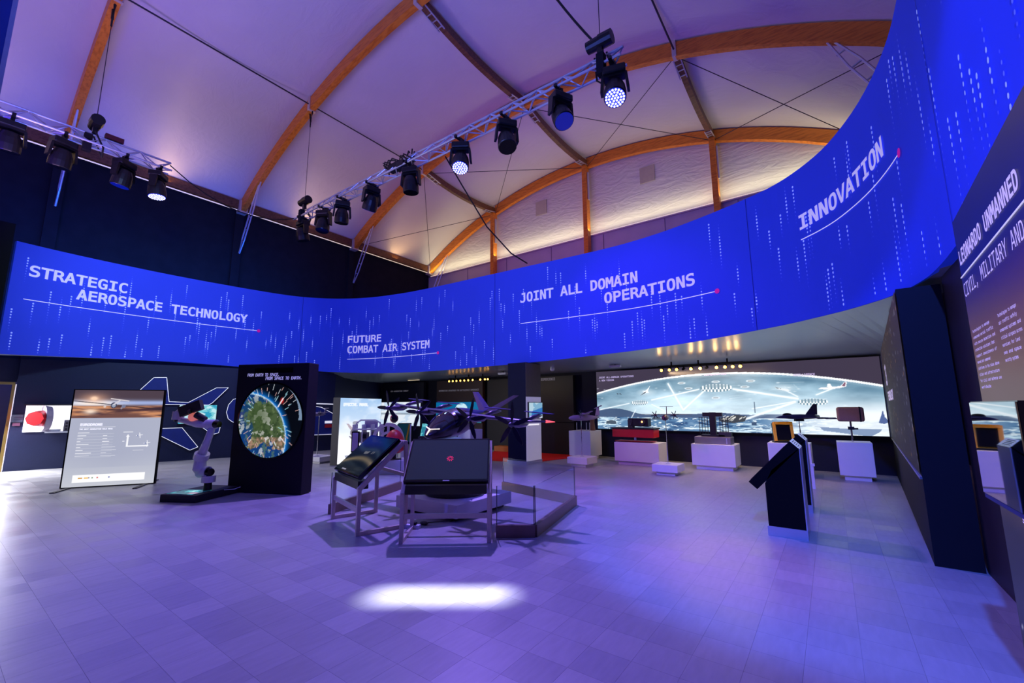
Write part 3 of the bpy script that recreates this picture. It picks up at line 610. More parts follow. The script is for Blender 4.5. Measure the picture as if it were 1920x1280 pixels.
craft(1146, 792, [(-16, -6), (-14, 2), (0, 5), (14, 3), (16, -6)], (70, 84, 100)); craft(1414, 765, [(-1, -16), (-1, 10), (1, 10), (1, -16)], (90, 110, 130)); craft(1414, 800, [(-6, -2), (-6, 6), (4, 6), (4, -2)], (60, 80, 110)); craft(1200, 793, [(-12, -4), (-4, 4), (6, 6), (12, 0), (2, -6)], (80, 96, 112)); craft(1230, 787, [(-14, -3), (-8, 4), (10, 4), (16, -2)], (76, 92, 110))
mt = thing('backlit_mural', 'wide backlit print of aircraft and ships over the sea under a white arc', 'display panel', (0, MY, 0))
cv.build('mural_print', (0, -.05, 0), (1, 0, 0), (0, 0, 1), print_mat('mural_ink', 1.15, .3, .03), mt)
MB().box(((MX0+MX1)/2, .02, (MZ0+MZ1)/2), (MX1-MX0+.03, .10, MZ1-MZ0+.03)).part('light_box_frame', M_char, mt)
def mfn(x, z): return (x, -.06, z)
a_ = mp(1124, 711); letters('JOINT ALL-DOMAIN OPERATIONS', a_[0], mp(1189, 708)[0], a_[1], .045, mfn, 'lettering', M_letterw, mt, .03); letters('A NEW VISION', a_[0], mp(1152, 714)[0], a_[1]-.085, .045, mfn, 'lettering', M_letterw, mt, .03)
a_ = mp(1320, 706); letters('COMMUNICATION', a_[0], mp(1362, 705)[0], a_[1]-.02, .045, mfn, 'lettering', M_letterw, mt, .03); a_ = mp(1487, 708); letters('INTELLIGENCE', a_[0], mp(1528, 711)[0], a_[1]-.02, .045, mfn, 'lettering', M_letterw, mt, .03)

# ------------------------------------------------------------------ left wall: niche, aircraft outline with LED edges, monitors, sign
A = Vector((*WL[0], 0)); Bv = Vector((*WL[1], 0)); ew = (Bv-A).normalized(); nw = Vector((ew.y, -ew.x, 0))
def onw(px_, py_):
    d = ray(px_, py_); n_ = nw; t_ = (n_.x*A.x+n_.y*A.y)/(n_.x*d[0]+n_.y*d[1]); P = Vector((d[0]*t_, d[1]*t_, 0)); return ((P-A).dot(ew), EYE+d[2]*t_)
ang_w = atan2(ew.y, ew.x)
def wall_thing(name, lab, cat): return thing(name, lab, cat, (A.x, A.y, 0), ang_w)      # local: x along wall, -y into the hall
M_navyp = mat('cobalt_cutout_panel', (16, 38, 128), .6)
def cutout(pts_px, name, lab, closed=True):
    t = wall_thing(name, lab, 'wall panel'); P = [onw(*p) for p in pts_px]; n = len(P)
    MB().prism(P, (0, -.02, 0), (1, 0, 0), (0, 0, 1), .045).part('cutout_panel', M_navyp, t)
    m_ = MB()
    for i in range(n if closed else n-1):
        a_, b_ = P[i], P[(i+1) % n]; m_.bar((a_[0], -.07, a_[1]), (b_[0], -.07, b_[1]), .012)
    m_.part('led_edge', M_ledw, t); return t
cutout([(262, 725), (288, 702), (312, 702), (316, 747), (352, 749), (405, 722), (427, 722), (397, 750), (390, 754), (262, 751)][::-1], 'aircraft_tail_cutout', 'cobalt aircraft tail silhouette outlined in white light above the lit niche')
cutout([(262, 798), (340, 796), (369, 832), (354, 838), (300, 811), (262, 800)][::-1], 'aircraft_wing_cutout', 'cobalt wing silhouette with white edges low on the wall left of the robot arm')
cutout([(372, 792), (412, 792), (408, 806), (397, 809)][::-1], 'aircraft_tip_cutout', 'small cobalt wing tip silhouette behind the robot elbow')
cutout([(450, 740), (436, 744), (427, 754), (423, 768), (426, 780), (434, 786), (452, 790)], 'cowling_cutout', 'rounded cobalt engine silhouette with white light edge left of the earth kiosk', False)
# display niche with radome
n0, n1 = onw(47, 752), onw(152, 800)
t = wall_thing('display_niche', 'brightly lit wall niche with long white back panel', 'display case'); x0, z1_ = onw(49, 752); x1, _ = onw(296, 752); z0_ = onw(44, 802)[1]
MB().box(((x0+x1)/2, -.01, (z0_+z1_)/2), (x1-x0, .03, z1_-z0_)).part('lit_back', mat('white_lightbox', (245, 245, 250), .6, emit=1.0, ergb=(250, 248, 252)), t)
MB().box(((x0+x1)/2+.2, -.14, z0_-.01), (x1-x0-.4, .26, .03)).part('shelf', M_white, t)
MB().box(((x0+x1)/2, -.02, z1_+.02), (x1-x0+.06, .06, .03)).part('top_rail', M_char, t)
xr, zr = onw(78, 776); t = wall_thing('radar_antenna', 'round grey radar dish with red square face in the lit niche', 'antenna model')
m_ = MB(); m_.cyl((xr+.04, -.20, zr), (xr+.15, -.16, zr), .30, .27, 28); m_.part('dish', M_plane, t, smooth=False)
m_ = MB(); m_.cyl((xr-.05, -.48, zr), (xr+.03, -.24, zr), .165, .185, 8); m_.part('red_array', M_red, t, 'red eight-sided face')
MB().box((xr+.2, -.12, z0_+.03), (.3, .14, .05)).part('mount', M_white, t)
for q, xx in enumerate((xr+.55, xr+.9, xr+1.25)):
    t = wall_thing('electronics_box', 'dark slotted electronics box on the niche shelf, %s of three' % ('nearest the dish', 'middle', 'right')[q], 'electronics')
    MB().box((xx, -.14, z0_+.14), (.28, .18, .26)).part('housing', M_plinthw, t)
    m_ = MB()
    for i in range(4):
        for j in range(3): m_.box((xx-.09+.06*i, -.235, z0_+.06+.07*j), (.04, .02, .03))
    m_.part('vents', M_blackp, t)
t = wall_thing('wall_monitor', 'teal wall screen behind the robot gripper', 'screen'); a_, b_ = onw(336, 754), onw(402, 788)
cv = Cv(a_[0], b_[0], 60, b_[1], a_[1], 40, (120, 205, 215)); nz = cv.noise(5, 9, 11); cv.fill(nz > .55, (210, 240, 245), .8); cv.fill(nz < .38, (30, 150, 190), .8); cv.ell(((a_[0]+b_[0])/2, (a_[1]+b_[1])/2), .18, .05, (240, 250, 250), .8)
M_scr = print_mat('screen_image', .95, .2, .1); cv.build('screen_picture', (0, -.075, 0), (1, 0, 0), (0, 0, 1), M_scr, t); MB().box(((a_[0]+b_[0])/2, -.045, (a_[1]+b_[1])/2), (b_[0]-a_[0]+.03, .05, a_[1]-b_[1]+.03)).part('bezel', M_blackp, t)
t = wall_thing('fire_sign', 'small white and lilac notice by the doorway', 'sign'); a_, b_ = onw(22, 769), onw(41, 783)
MB().box(((a_[0]+b_[0])/2, -.02, (a_[1]+b_[1])/2), (b_[0]-a_[0], .01, a_[1]-b_[1])).part('upper_plate', mat('sign_white', (96, 118, 140), .5), t)
for k in range(3): MB().box(((a_[0]+b_[0])/2+.02, -.028, a_[1]-.07-.04*k), (.14, .004, .012)).part('print_line', mat('sign_ink', (60, 70, 110), .6), t)
MB().box(((a_[0]+b_[0])/2, -.02, b_[1]-.05), (.12, .01, .07)).part('lower_plate', mat('sign_red', (110, 70, 100), .5), t)
# outline display further right on the back-left wall
t = thing('lit_shelf_display', 'blue shelf display with white light edges between the two tall kiosks', 'wall panel', (-13.84, 8.0, 0), atan2(3, .39))
def wl2(px_, py_):
    p = atX(px_, py_, -13.8); return p[1]-8.0, p[2]
P = [wl2(588, 758), wl2(601, 760), wl2(628, 776), wl2(634, 810), wl2(586, 812)]
MB().prism(P, (0, -.02, 0), (1, 0, 0), (0, 0, 1), .04).part('cutout_panel', M_navyp, t)
m_ = MB()
for i in range(4): a_, b_ = P[i], P[i+1]; m_.bar((a_[0], -.07, a_[1]), (b_[0], -.07, b_[1]), .016)
m_.part('led_edge', M_ledw, t); a_, b_ = wl2(588, 753), wl2(632, 755); MB().bar((a_[0], -.06, a_[1]), (b_[0], -.06, b_[1]), .03).part('upper_light_line', M_ledw, t)
a_, b_ = wl2(607, 788), wl2(632, 793); MB().box(((a_[0]+b_[0])/2, -.07, a_[1]), (b_[0]-a_[0], .03, .08)).part('white_band', M_ledw, t); MB().box(((a_[0]+b_[0])/2, -.07, a_[1]-.13), (b_[0]-a_[0], .05, .11)).part('red_band', M_red, t)
# ================================================================== CONTENT
# ---- the two slanted touch-screen stands
M_scrdark = mat('switched_off_screen', (30, 38, 48), .18, emit=.16, ergb=(60, 72, 84), var=.05)
def kiosk(FL, FR, lab, picture):
    FL, FR = Vector((*FL, 0)), Vector((*FR, 0)); d = FR-FL; W = d.length; c = (FL+FR)/2; rz = atan2(d.y, d.x)
    t = thing('touchscreen_stand', lab, 'display stand', (c.x, c.y, 0), rz); h = W/2-.02; T = .042; D = .56; zf, zb = .50, .985
    for s in (-1, 1):
        x = s*h
        bevel(MB().box((x, 0, zf/2), (T, T, zf)).part('leg', M_steel, t), .003, 1); bevel(MB().box((x, D, .31), (T, T, .62)).part('leg', M_steel, t), .003, 1)
        MB().box((x, D/2, T/2), (T, D-T, T)).part('floor_rail', M_steel, t)
        MB().bar((x, -.01, zf-.01), (x, D-.06, zb), T, .05).part('sloped_rail', M_steel, t)
        MB().bar((x, D, .62), (x, D-.02, zb-.02), T, T).part('rear_upright', M_steel, t)
    MB().box((0, 0, .27), (W-2*T, .03, .05)).part('front_rail', M_steel, t); MB().box((0, D-.03, zb), (W, .05, T)).part('top_rail', M_steel, t)
    MB().box((0, D, .60), (W-2*T, .03, .04)).part('rear_rail', M_steel, t)
    MB().box((0, .05, zf+.035), (W-2*T-.01, .12, .09)).part('lower_tray', M_blackp, t)
    a = Vector((0, .015, zf+.085)); b = Vector((0, D-.075, zb+.012)); up = (b-a).normalized(); ln = (b-a).length; nrm = Vector((1, 0, 0)).cross(up)
    M3 = Matrix(((1, 0, 0), tuple(up), tuple(nrm))).transposed(); cc = (a+b)/2+nrm*.03
    bz = MB().box(cc, (W-.05, ln, .05), M=M3).part('monitor', M_gloss, t); bevel(bz, .006, 2)
    w2, l2 = (W-.09)/2, (ln-.05)/2; o0 = cc+nrm*.0265
    if picture == 'off':
        MB().box(o0, (2*w2, 2*l2, .002), M=M3).part('screen', M_scrdark, t)
        m_ = MB(); r0, r1 = .011, .040           # small red petal emblem
        for k in range(9):
            a0 = 2*pi*k/9
            def pt(r, a_): return o0+Vector((1, 0, 0))*(r*cos(a_)+.015)+up*(r*sin(a_)-.0)+nrm*.0025
            m_.add([pt(r0, a0), pt(r1, a0+.22), pt(r1*.9, a0+.50), pt(r0, a0+.25)], [(0, 1, 2, 3)])
        m_.part('emblem', mat('crimson_emblem', (220, 20, 70), .5, emit=1.0, ergb=(220, 20, 70)), t)
        MB().box(cc+nrm*.0285-up*(ln/2-.008), (.07, .012, .002), M=M3).part('maker_plate', M_alu, t)
    else:
        cv = Cv(-w2, w2, 110, -l2, l2, 70, (26, 40, 50)); X, Y = cv.x/w2, cv.y/l2
        s1 = np.exp(-((Y+.25+.25*X*X-.1*X)/.13)**2); s2 = np.exp(-((Y-.25+.5*X-.3*np.sin(2.2*X))/.12)**2)
        cv.fill(np.clip(s1, 0, 1), (190, 165, 110), .8); cv.fill(np.clip(s2, 0, 1), (80, 110, 120), .5); cv.fill((cv.noise(3, 14, 3) > .6), (110, 110, 90), .25)
        cv.fill(np.exp(-((Y-1.1+.6*X)/.25)**2), (16, 70, 110), .6); cv.fill((np.abs(Y-.08-.12*X) < .07) & (np.abs(X-.1) < .42) & (cv.noise(30, 6, 8) > .45), (190, 190, 170), .7)
        cv.fill((np.abs(Y+.92) < .03) & (np.abs(X+.35) < .16), (235, 235, 235), .9)
        cv.build('screen', o0+nrm*.001, (1, 0, 0), up, print_mat('stand_screen_image', .42, .14, .2), t)
    return t
kiosk((-3.779, 3.147), (-3.02, 3.733), 'front metal stand with a dark blank screen showing a small red emblem', 'off')
kiosk((-5.303, 3.317), (-4.348, 3.042), 'left metal stand with a tilted screen of gold and blue swirls', 'swirl')

# ---- glass barrier around the aircraft model
def barrier(P, lab):
    c = Vector((sum(p[0] for p in P)/len(P), sum(p[1] for p in P)/len(P), 0)); t = thing('glass_barrier', lab, 'barrier', c)
    for a, b in zip(P, P[1:]):
        a, b = Vector((*a, 0))-c, Vector((*b, 0))-c; z = Vector((0, 0, 1))
        MB().bar(a+z*.065, b+z*.065, .05, .13).part('base_channel', M_bronze, t)
        d = (b-a).normalized()*.01; MB().bar(a+d+z*.335, b-d+z*.335, .012, .41).part('glass_pane', M_glass, t)
        for q in (a+d, b-d): MB().bar(q+z*.13, q+z*.54, .007).part('pane_edge', mat('green_glass_edge', (30, 60, 56), .2), t)
    return t
barrier([(-3.085, 3.90), (-2.741, 4.156), (-3.12, 5.80), (-4.72, 6.16)], 'bronze and glass barrier corner to the right of the aircraft model')
barrier([(-5.54, 3.42), (-6.2, 5.15)], 'bronze and glass barrier side behind the left touchscreen stand')

# ---- plinth, drum and the tilt-rotor aircraft model
t = thing('model_plinth', 'low square white plinth with a dark drum under the aircraft model', 'plinth', (-4.40, 4.63, 0))
bevel(MB().box((0, 0, .13), (1.14, 1.14, .16)).part('slab', M_white, t), .004, 1); MB().box((0, 0, .025), (.98, .98, .05)).part('recessed_foot', M_char, t)
m_ = MB(); m_.lathe([(.40, .21), (.41, .22), (.41, .43), (.40, .44), (.0, .44)], n=40); m_.part('drum', M_blackp, t)
m_ = MB(); m_.cyl((0, 0, .44), (0, .02, 1.0), .022, .018, 12); m_.part('support_pole', M_chrome, t)

hm = thing('tiltrotor_model', 'dark violet air taxi model with wide wing and many propellers', 'aircraft model', (-4.40, 4.63, 1.305)); hm.rotation_euler = (0, R(5), 0)
def ring(y, zc, rx, rz, n=20, e=2.3):
    out = []
    for i in range(n):
        a = 2*pi*i/n; ca, sa = cos(a), sin(a); out.append((rx*abs(ca)**(2/e)*(1 if ca > 0 else -1), y, zc+rz*abs(sa)**(2/e)*(1 if sa > 0 else -1)))
    return out
body = [(-.545, -.285, .012, .012), (-.53, -.28, .06, .035), (-.48, -.265, .12, .065), (-.40, -.225, .18, .115), (-.28, -.17, .225, .165), (-.12, -.125, .24, .20), (.05, -.095, .225, .20), (.22, -.06, .175, .155), (.42, -.03, .10, .095), (.65, .01, .055, .05), (.85, .04, .02, .02)]
m_ = MB(); m_.loft([ring(*q) for q in body]); fo = m_.part('fuselage', M_heli, hm, smooth=True); fo.modifiers.new('s', 'SUBSURF').levels = 1; fo.modifiers['s'].render_levels = 1
M_canopy = mat('tinted_canopy', (26, 28, 44), .06, .2, coat=1.0, var=.02)
def patch(ys, a0, a1, name, m, off=.006, sgn=1):
    rows = []
    for y in ys:
        k = 0
        while k < len(body)-2 and body[k+1][0] < y: k += 1
        q0, q1 = body[k], body[k+1]; f = (y-q0[0])/(q1[0]-q0[0]); q = [q0[i]+(q1[i]-q0[i])*f for i in range(4)]
        rows.append([(sgn*(q[2]+off)*cos(a_), y, q[1]+(q[3]+off)*sin(a_)) for a_ in np.linspace(a0, a1, 9)])
    vs = [v for r_ in rows for v in r_]; n = 9
    fs = [(i*n+j, i*n+j+1, (i+1)*n+j+1, (i+1)*n+j) for i in range(len(rows)-1) for j in range(n-1)]
    return MB().add(vs, fs).part(name, m, hm, smooth=True)
patch(np.linspace(-.46, -.20, 7), R(36), R(144), 'windscreen', M_canopy); patch(np.linspace(-.22, .04, 6), R(0), R(50), 'side_window', M_canopy); patch(np.linspace(-.22, .04, 6), R(0), R(50), 'side_window', M_canopy, sgn=-1)
m_ = MB(); m_.bar((0, -.545, -.265), (0, -.49, -.190), .013); m_.bar((0, -.49, -.192), (-.13, -.435, -.175), .013, .010); m_.bar((0, -.49, -.192), (.13, -.435, -.175), .013, .010); m_.part('nose_light', M_headl, hm, 'glowing y-shaped nose light')
def aero(x, yc, zc, ch, th):
    P = [(-.5, 0), (-.42, .35), (-.2, .5), (.1, .4), (.5, .03), (.5, -.03), (.1, -.3), (-.3, -.42), (-.47, -.2)]; return [(x, yc+p*ch, zc+q*th) for p, q in P]
m_ = MB(); m_.loft([aero(-1.50, .06, .05, .10, .02), aero(-1.3, .03, .03, .17, .035), aero(-.5, 0, .02, .24, .06), aero(0, -.02, .02, .30, .09), aero(.5, 0, .02, .24, .06), aero(1.3, .03, .03, .17, .035), aero(1.50, .06, .05, .10, .02)]); m_.part('wing', M_heliw, hm, smooth=True)
for s in (-1, 1):
    MB().cyl((s*1.49, .06, .05), (s*1.60, .10, .055), .018, .004, 8).part('tip_light' if s > 0 else 'wing_tip', M_redlamp if s > 0 else M_heliw, hm, 'red glowing tip' if s > 0 else None)
def blade_mb(c, ang, L, axis_tilt=0, wdt=.045):
    M = Matrix.Rotation(ang, 3, 'Y'); P = [(-.010, .03), (-wdt*.5, .09), (-wdt*.42, L*.8), (-.006, L), (.008, L), (wdt*.5, L*.7), (wdt*.55, .10), (.012, .03)]
    a_ = [Vector(c)+M @ Vector((x, .004-.012*(x/wdt), z)) for x, z in P]; b_ = [v+Vector((0, .006, 0)) for v in a_]; n = len(P)
    return MB().add(a_+b_, [tuple(range(n))[::-1], tuple(range(n, 2*n))]+[(i, (i+1) % n, n+(i+1) % n, n+i) for i in range(n)])
for x, ph in ((-1.20, -.35), (-.50, -.35), (.50, .15), (1.20, -.05)):
    c = (x, -.27, -.01)
    m_ = MB(); m_.loft([[(x+r*cos(2*pi*i/12), y, -.01+r*sin(2*pi*i/12)) for i in range(12)] for y, r in ((-.33, .005), (-.31, .022), (-.27, .036), (-.22, .034), (-.1, .045), (.02, .04), (.10, .01))]); nc = m_.part('nacelle', M_heliw, hm, smooth=True)
    for k in range(5): blade_mb(c, ph+2*pi*k/5, .285, 0, .058).part('blade', M_blade, nc)
    # rear stowed lift rotor
    m_ = MB(); m_.loft([[(x+r*cos(2*pi*i/10), y, .04+z+r*sin(2*pi*i/10)) for i in range(10)] for y, r, z in ((.08, .02, 0), (.2, .03, .03), (.34, .028, .05), (.42, .008, .05))]); rc = m_.part('rear_pod', M_heliw, hm, smooth=True)
    for s in (-1, 1): MB().prism([(0, -.02), (s*.06, -.035), (s*.21, -.02), (s*.22, .01), (s*.06, .03), (0, .02)][::s], (x, .34, .125), (1, .15, 0), (0, 1, .1), .008).part('blade', M_heliw, rc)
for s in (-1, 1):
    m_ = MB(); m_.loft([[(s*.03+dx, y, z) for dx, y, z in ((0, .55, .03), (.012, .68, .035), (0, .86, .04), (-.012, .68, .035))], [(s*.42+dx, y, z) for dx, y, z in ((0, .80, .32), (.006, .86, .32), (0, .95, .32), (-.006, .86, .32))]]); m_.part('tail_fin', M_heliw, hm)
MB().box((0, -.20, -.325), (.26, .42, .015)).part('belly_light_strip', mat('cool_belly_trim', (170, 180, 220), .3, emit=.35, ergb=(120, 140, 220)), hm)
# floor leftovers by the stand
t = thing('power_strip', 'small white power strip on the floor behind the front stand leg', 'power strip', at(769, 988, 0), .4)
MB().box((0, 0, .02), (.20, .06, .04)).part('housing', M_white, t); MB().box((.03, 0, .055), (.06, .04, .03)).part('plug', M_blackp, t)
p = at(792, 982, 0); t = thing('cable_adapter', 'small black adapter with loose cable beside the power strip', 'adapter', p); MB().sph((0, 0, .02), (.06, .04, .02)).part('puck', M_blackp, t)
MB().tube([(0, 0, .02), (.05, .15, .01), (.18, .30, .01), (.22, .55, .03), (.24, .60, .22)], .005).part('lead', M_cable, t)

# ---- earth kiosk
K0 = Vector((-8.40, 3.27, 0)); ke = Vector((.911, .412, 0)); kn = Vector((.412, -.911, 0)); rz = atan2(ke.y, ke.x)
t = thing('earth_display_kiosk', 'tall black kiosk with a round screen showing the earth', 'display kiosk', K0, rz)     # local x along face, -y towards camera
bevel(MB().box((.71, .13, 1.09), (1.42, .26, 2.16)).part('cabinet', mat('kiosk_black', (26, 22, 30), .6, var=.05, spec=.2), t), .006, 1)
MB().box((.735, -.002, 2.055), (.76, .012, .085)).part('camera_slot', M_gloss, t)
cv = Cv(.08, 1.40, 150, .54, 1.87, 150, (6, 10, 20)); X = (cv.x-.74)/.63; Y = (cv.y-1.205)/.63
ex_, ey_, er = -.75, -.55, 1.28; dd = np.hypot(X-ex_, Y-ey_)/er
cv.fill(dd < 1, (14, 60, 120)); nz = cv.noise(3, 3, 21, 6); nz2 = cv.noise(16, 16, 22)
land = (nz > .46) & (dd < .97); cv.fill(land & (Y > -.45), (78, 96, 58), .95); cv.fill(land & (Y <= -.45), (186, 140, 110), .9); cv.fill((dd < 1) & (nz2 > .60), (120, 140, 90), .5); cv.fill(land*np.clip((cv.noise(22, 22, 44)-.45)*4, 0, 1), (34, 52, 30), .6); cv.fill((dd < 1) & (cv.noise(11, 11, 33) > .64), (215, 212, 210), .75); cv.fill((dd < 1)*np.clip(1.2-np.hypot(X+.4, Y-.1)/.5, 0, 1), (60, 82, 44), .6)
cv.fill(np.clip(1-np.abs(dd-1.0)/.035, 0, 1), (220, 245, 255)); cv.fill(np.clip(1-(dd-1)/.14, 0, 1)*(dd > 1), (10, 120, 220), .85)
r2 = np.random.default_rng(4)
for i in range(95):
    a_ = r2.random()*2*pi; q = .45+.55*r2.random(); L = .05+.16*r2.random()*q; cx, cy = -.15, .0
    cv.line((.74+.63*(cx+q*cos(a_)), 1.205+.63*(cy+q*sin(a_))), (.74+.63*(cx+(q+L)*cos(a_)), 1.205+.63*(cy+(q+L)*sin(a_))), .0045, random.choice(((240, 250, 255), (255, 200, 190), (180, 240, 255))), .9)
cv.ell((.74+.63*.33, 1.205+.63*.52), .05, .07, (230, 30, 30), .8, .6); cv.line((.74+.63*.22, 1.205+.63*.36), (.74+.63*.36, 1.205+.63*.58), .012, (255, 235, 235))
cv.fill((np.hypot(X, Y) < 1) & (np.hypot(X+.05, Y-.1) > .93) & (X > .5) & (Y > 0), (170, 200, 230), .7)
cv.build('round_screen', (0, -.008, 0), (1, 0, 0), (0, 0, 1), print_mat('earth_image', .95, .15, .1), t, disc=(.74, 1.205, .625))
m_ = MB(); n = 48; vs = []
for i in range(n):
    a_ = 2*pi*i/n
    for r, y in ((.622, -.002), (.622, -.014), (.648, -.014), (.648, -.002)): vs.append((.74+r*cos(a_), y, 1.205+r*sin(a_)))
m_.add(vs, [(4*i+k, 4*i+(k+1) % 4, 4*((i+1) % n)+(k+1) % 4, 4*((i+1) % n)+k) for i in range(n) for k in range(4)]); m_.part('screen_rim', M_gloss, t)
def kfn(x, z): return (x+.12*(z-1.9), -.004, z)
letters('FROM EARTH TO SPACE.', .20, .835, 1.955, .05, kfn, 'lettering', M_letter, t, .02); letters('FROM SPACE TO EARTH.', .58, 1.29, 1.892, .05, kfn, 'lettering', M_letter, t, .02)

# ---- the tall information board, left
B0 = Vector((-11.22, 1.67, 0)); be = Vector((.53, .848, 0)).normalized(); rz = atan2(be.y, be.x)
t = thing('information_board', 'tall backlit board with an aircraft at sunset above grey text', 'information board', B0, rz); W, H = 1.36, 1.755
MB().box((W/2, .035, H/2+.01), (W+.02, .07, H+.01)).part('frame', M_black, t)
for x in (.12, W-.12): MB().box((x, .0, .008), (.07, 1.0, .016)).part('foot_plate', M_char, t)
cv = Cv(.012, W-.012, 240, .02, H, 300, (176, 180, 200)); X, Y = cv.x, cv.y
cv.fill(np.clip(1-Y/.6, 0, 1), (205, 208, 214), .8); cv.fill(np.clip(1-np.abs(X-W/2)/.9, 0, 1)*(Y < 1.2)*(Y > .35), (160, 166, 190), .35)
pic = Y > 1.24; hz = 1.50
cv.fill(pic, (96, 76, 84)); cv.fill(pic & (Y > hz), (74, 62, 74), .8); cv.fill(pic*np.exp(-((Y-hz-.02)/.05)**2), (170, 190, 240), .9); cv.fill(pic*np.exp(-((Y-hz-.01)/.06)**2-((X-.28)/.38)**2), (255, 250, 245), 1.0)
cv.fill(pic & (Y < hz-.03), (120, 78, 66), .75); cv.fill(pic*(Y < hz-.03)*np.clip((cv.noise(2, 16, 12)-.45)*5, 0, 1), (232, 160, 110), .8); cv.fill(pic*(Y < hz-.03)*np.clip((cv.noise(2.5, 18, 13)-.55)*5, 0, 1), (54, 36, 50), .8)
cv.fill(pic*np.clip(1.6*np.exp(-((X-.30)/.05)**2-((Y-1.60)/.035)**2), 0, 1), (255, 245, 225)); cv.fill(pic*np.exp(-((X-.30)/.20)**2-((Y-1.60)/.10)**2), (255, 190, 150), .6); cv.fill(pic*np.exp(-((X-.27)/.10)**2-((Y-1.36)/.05)**2), (255, 235, 215), .9)
cv.line((.02, 1.555), (1.34, 1.395), .006, (36, 32, 46)); cv.ell((.60, 1.475), .045, .055, (62, 66, 92)); cv.ell((.60, 1.47), .03, .035, (150, 160, 180)); cv.ell((.75, 1.455), .03, .03, (120, 124, 150)); cv.line((.60, 1.49), (.68, 1.56), .014, (210, 205, 215)); cv.line((.55, 1.60), (.82, 1.555), .008, (235, 225, 225)); cv.ell((.47, 1.45), .02, .02, (220, 200, 190)); cv.ell((.72, 1.42), .015, .02, (150, 140, 150))
def tx(x, y, wd, hh=.010, c=(245, 245, 250), a=.9): cv.rect(x, y, x+wd, y+hh, c, a)
tx(.15, 1.075, .52, .004)
for k, (w1, w2) in enumerate(((.16, .0), (.12, .06), (.08, .07), (.05, .10), (.17, .10), (.06, .2), (.10, .22), (.22, .08), (.20, .22))):
    y = .97-.052*k; tx(.14, y, w1); 
    if k: tx(.50, y-.005, w2)
    cv.rect(.14, y-.018, .66, y-.015, (205, 208, 220), .8)
cv.rect(.86, .70, 1.18, .725, (248, 248, 252)); cv.rect(.86, .70, .885, .90, (248, 248, 252)); cv.poly([(.845, .89), (.90, .89), (.872, .935)], (248, 248, 252)); cv.poly([(1.17, .69), (1.17, .735), (1.21, .712)], (248, 248, 252)); tx(.80, .97, .14); tx(.97, .63, .16); tx(.80, .80, .03)
for cx, cy in ((1.05, .905), (1.18, .76)): cv.line((cx-.05, cy), (cx+.04, cy+.015), .006, (245, 245, 250)); cv.line((cx+.01, cy-.04), (cx-.005, cy+.05), .006, (245, 245, 250)); cv.ell((cx-.03, cy), .012, .012, (130, 140, 180))
cv.rect(.15, .09, 1.20, .225, (255, 255, 255))
for x, c in ((.23, (60, 40, 30)), (.23, (230, 160, 40)), (.31, (240, 180, 60)), (.37, (60, 60, 130)), (.42, (120, 150, 120)), (.49, (210, 80, 80)), (.66, (80, 90, 170))):
    cv.rect(x, .155 if c[0] != 60 else .165, x+(.06 if x < .35 else .02), .180, c, .8)
cv.build('backlit_print', (0, -.003, 0), (1, 0, 0), (0, 0, 1), print_mat('board_print', 1.0, .3, .1), t)
def ifn(x, z): return (x, -.006, z)
M_lbr = mat('bright_white_print', (250, 250, 255), .6, emit=1.0); letters('EURODRONE', .155, .475, 1.10, .045, ifn, 'lettering', M_lbr, t, .03); letters('THE NEXT GENERATION MALE RPAS', .15, .63, 1.03, .022, ifn, 'lettering', M_lbr, t, .03)

# ---- robot arm on its base
rb = (-8.12, 2.97, 0); t = thing('display_platform', 'low dark grey platform with a glowing blue screen under the robot arm', 'platform', (-8.4, 2.35, 0), atan2(.28, .56))
bevel(MB().box((.313, .43, .055), (.626, .86, .11)).part('platform_body', M_char, t), .004, 1)
cv = Cv(.04, .50, 50, .06, .42, 60, (20, 60, 90)); nz = cv.noise(6, 6, 5); cv.fill(nz > .5, (60, 190, 200), .8); cv.fill(nz > .66, (190, 240, 240), .8); cv.ell((.42, .16), .10, .07, (220, 110, 150), .9, .4)
cv.build('top_screen', (0, 0, .112), (1, 0, 0), (0, 1, 0), print_mat('base_screen_image', .9, .15, .1), t)
def rp(px_, py_):      # joint position on the vertical plane through the robot base facing the camera
    c0 = Vector((rb[0], rb[1], EYE)); n_ = Vector((-_sa, _ca, 0)); d = Vector(ray(px_, py_)); q = (c0.dot(n_))/(d.dot(n_)); return Vector((0, 0, EYE))+d*q-Vector(rb)
t = thing('industrial_robot', 'white jointed robot arm reaching up from the dark platform', 'robot arm', rb)
rgt = Vector((_ca, _sa, 0)); fw = Vector((-_sa, _ca, 0)); b0 = rp(386, 917)
m_ = MB(); m_.cyl((b0.x, b0.y, .11), (b0.x, b0.y, .235), .062, .052, 16); m_.part('pedestal', M_blackp, t)
def rr(px_, py_): return rp(px_, py_)
m_ = MB(); z1 = rr(386, 902).z; m_.cyl((b0.x, b0.y, .235), (b0.x, b0.y, .335), .10, .10, 20); m_.part('base_joint', M_robot, t, smooth=False)
s1 = rr(383, 879); m_ = MB(); m_.cyl((b0.x, b0.y, .335), s1+Vector((0, 0, .0)), .075, .08, 16); m_.cyl(s1-rgt*.10+fw*.02, s1+rgt*.06-fw*.02, .095, .085, 20); m_.part('shoulder_joint', M_robot, t)
m_ = MB(); m_.cyl(s1+rgt*.06-fw*.02, s1+rgt*.125-fw*.05, .072, .058, 18); m_.part('joint_cap', M_gloss, t, 'black joint cap')
e1 = rr(375, 855); m_ = MB(); m_.tube([s1-rgt*.05, s1-rgt*.10+Vector((0, 0, .06)), e1-rgt*.01+Vector((0, 0, -.03)), e1+Vector((0, 0, .03))], [.095, .10, .085, .08], 18); m_.part('lower_arm', M_robot, t, smooth=True)
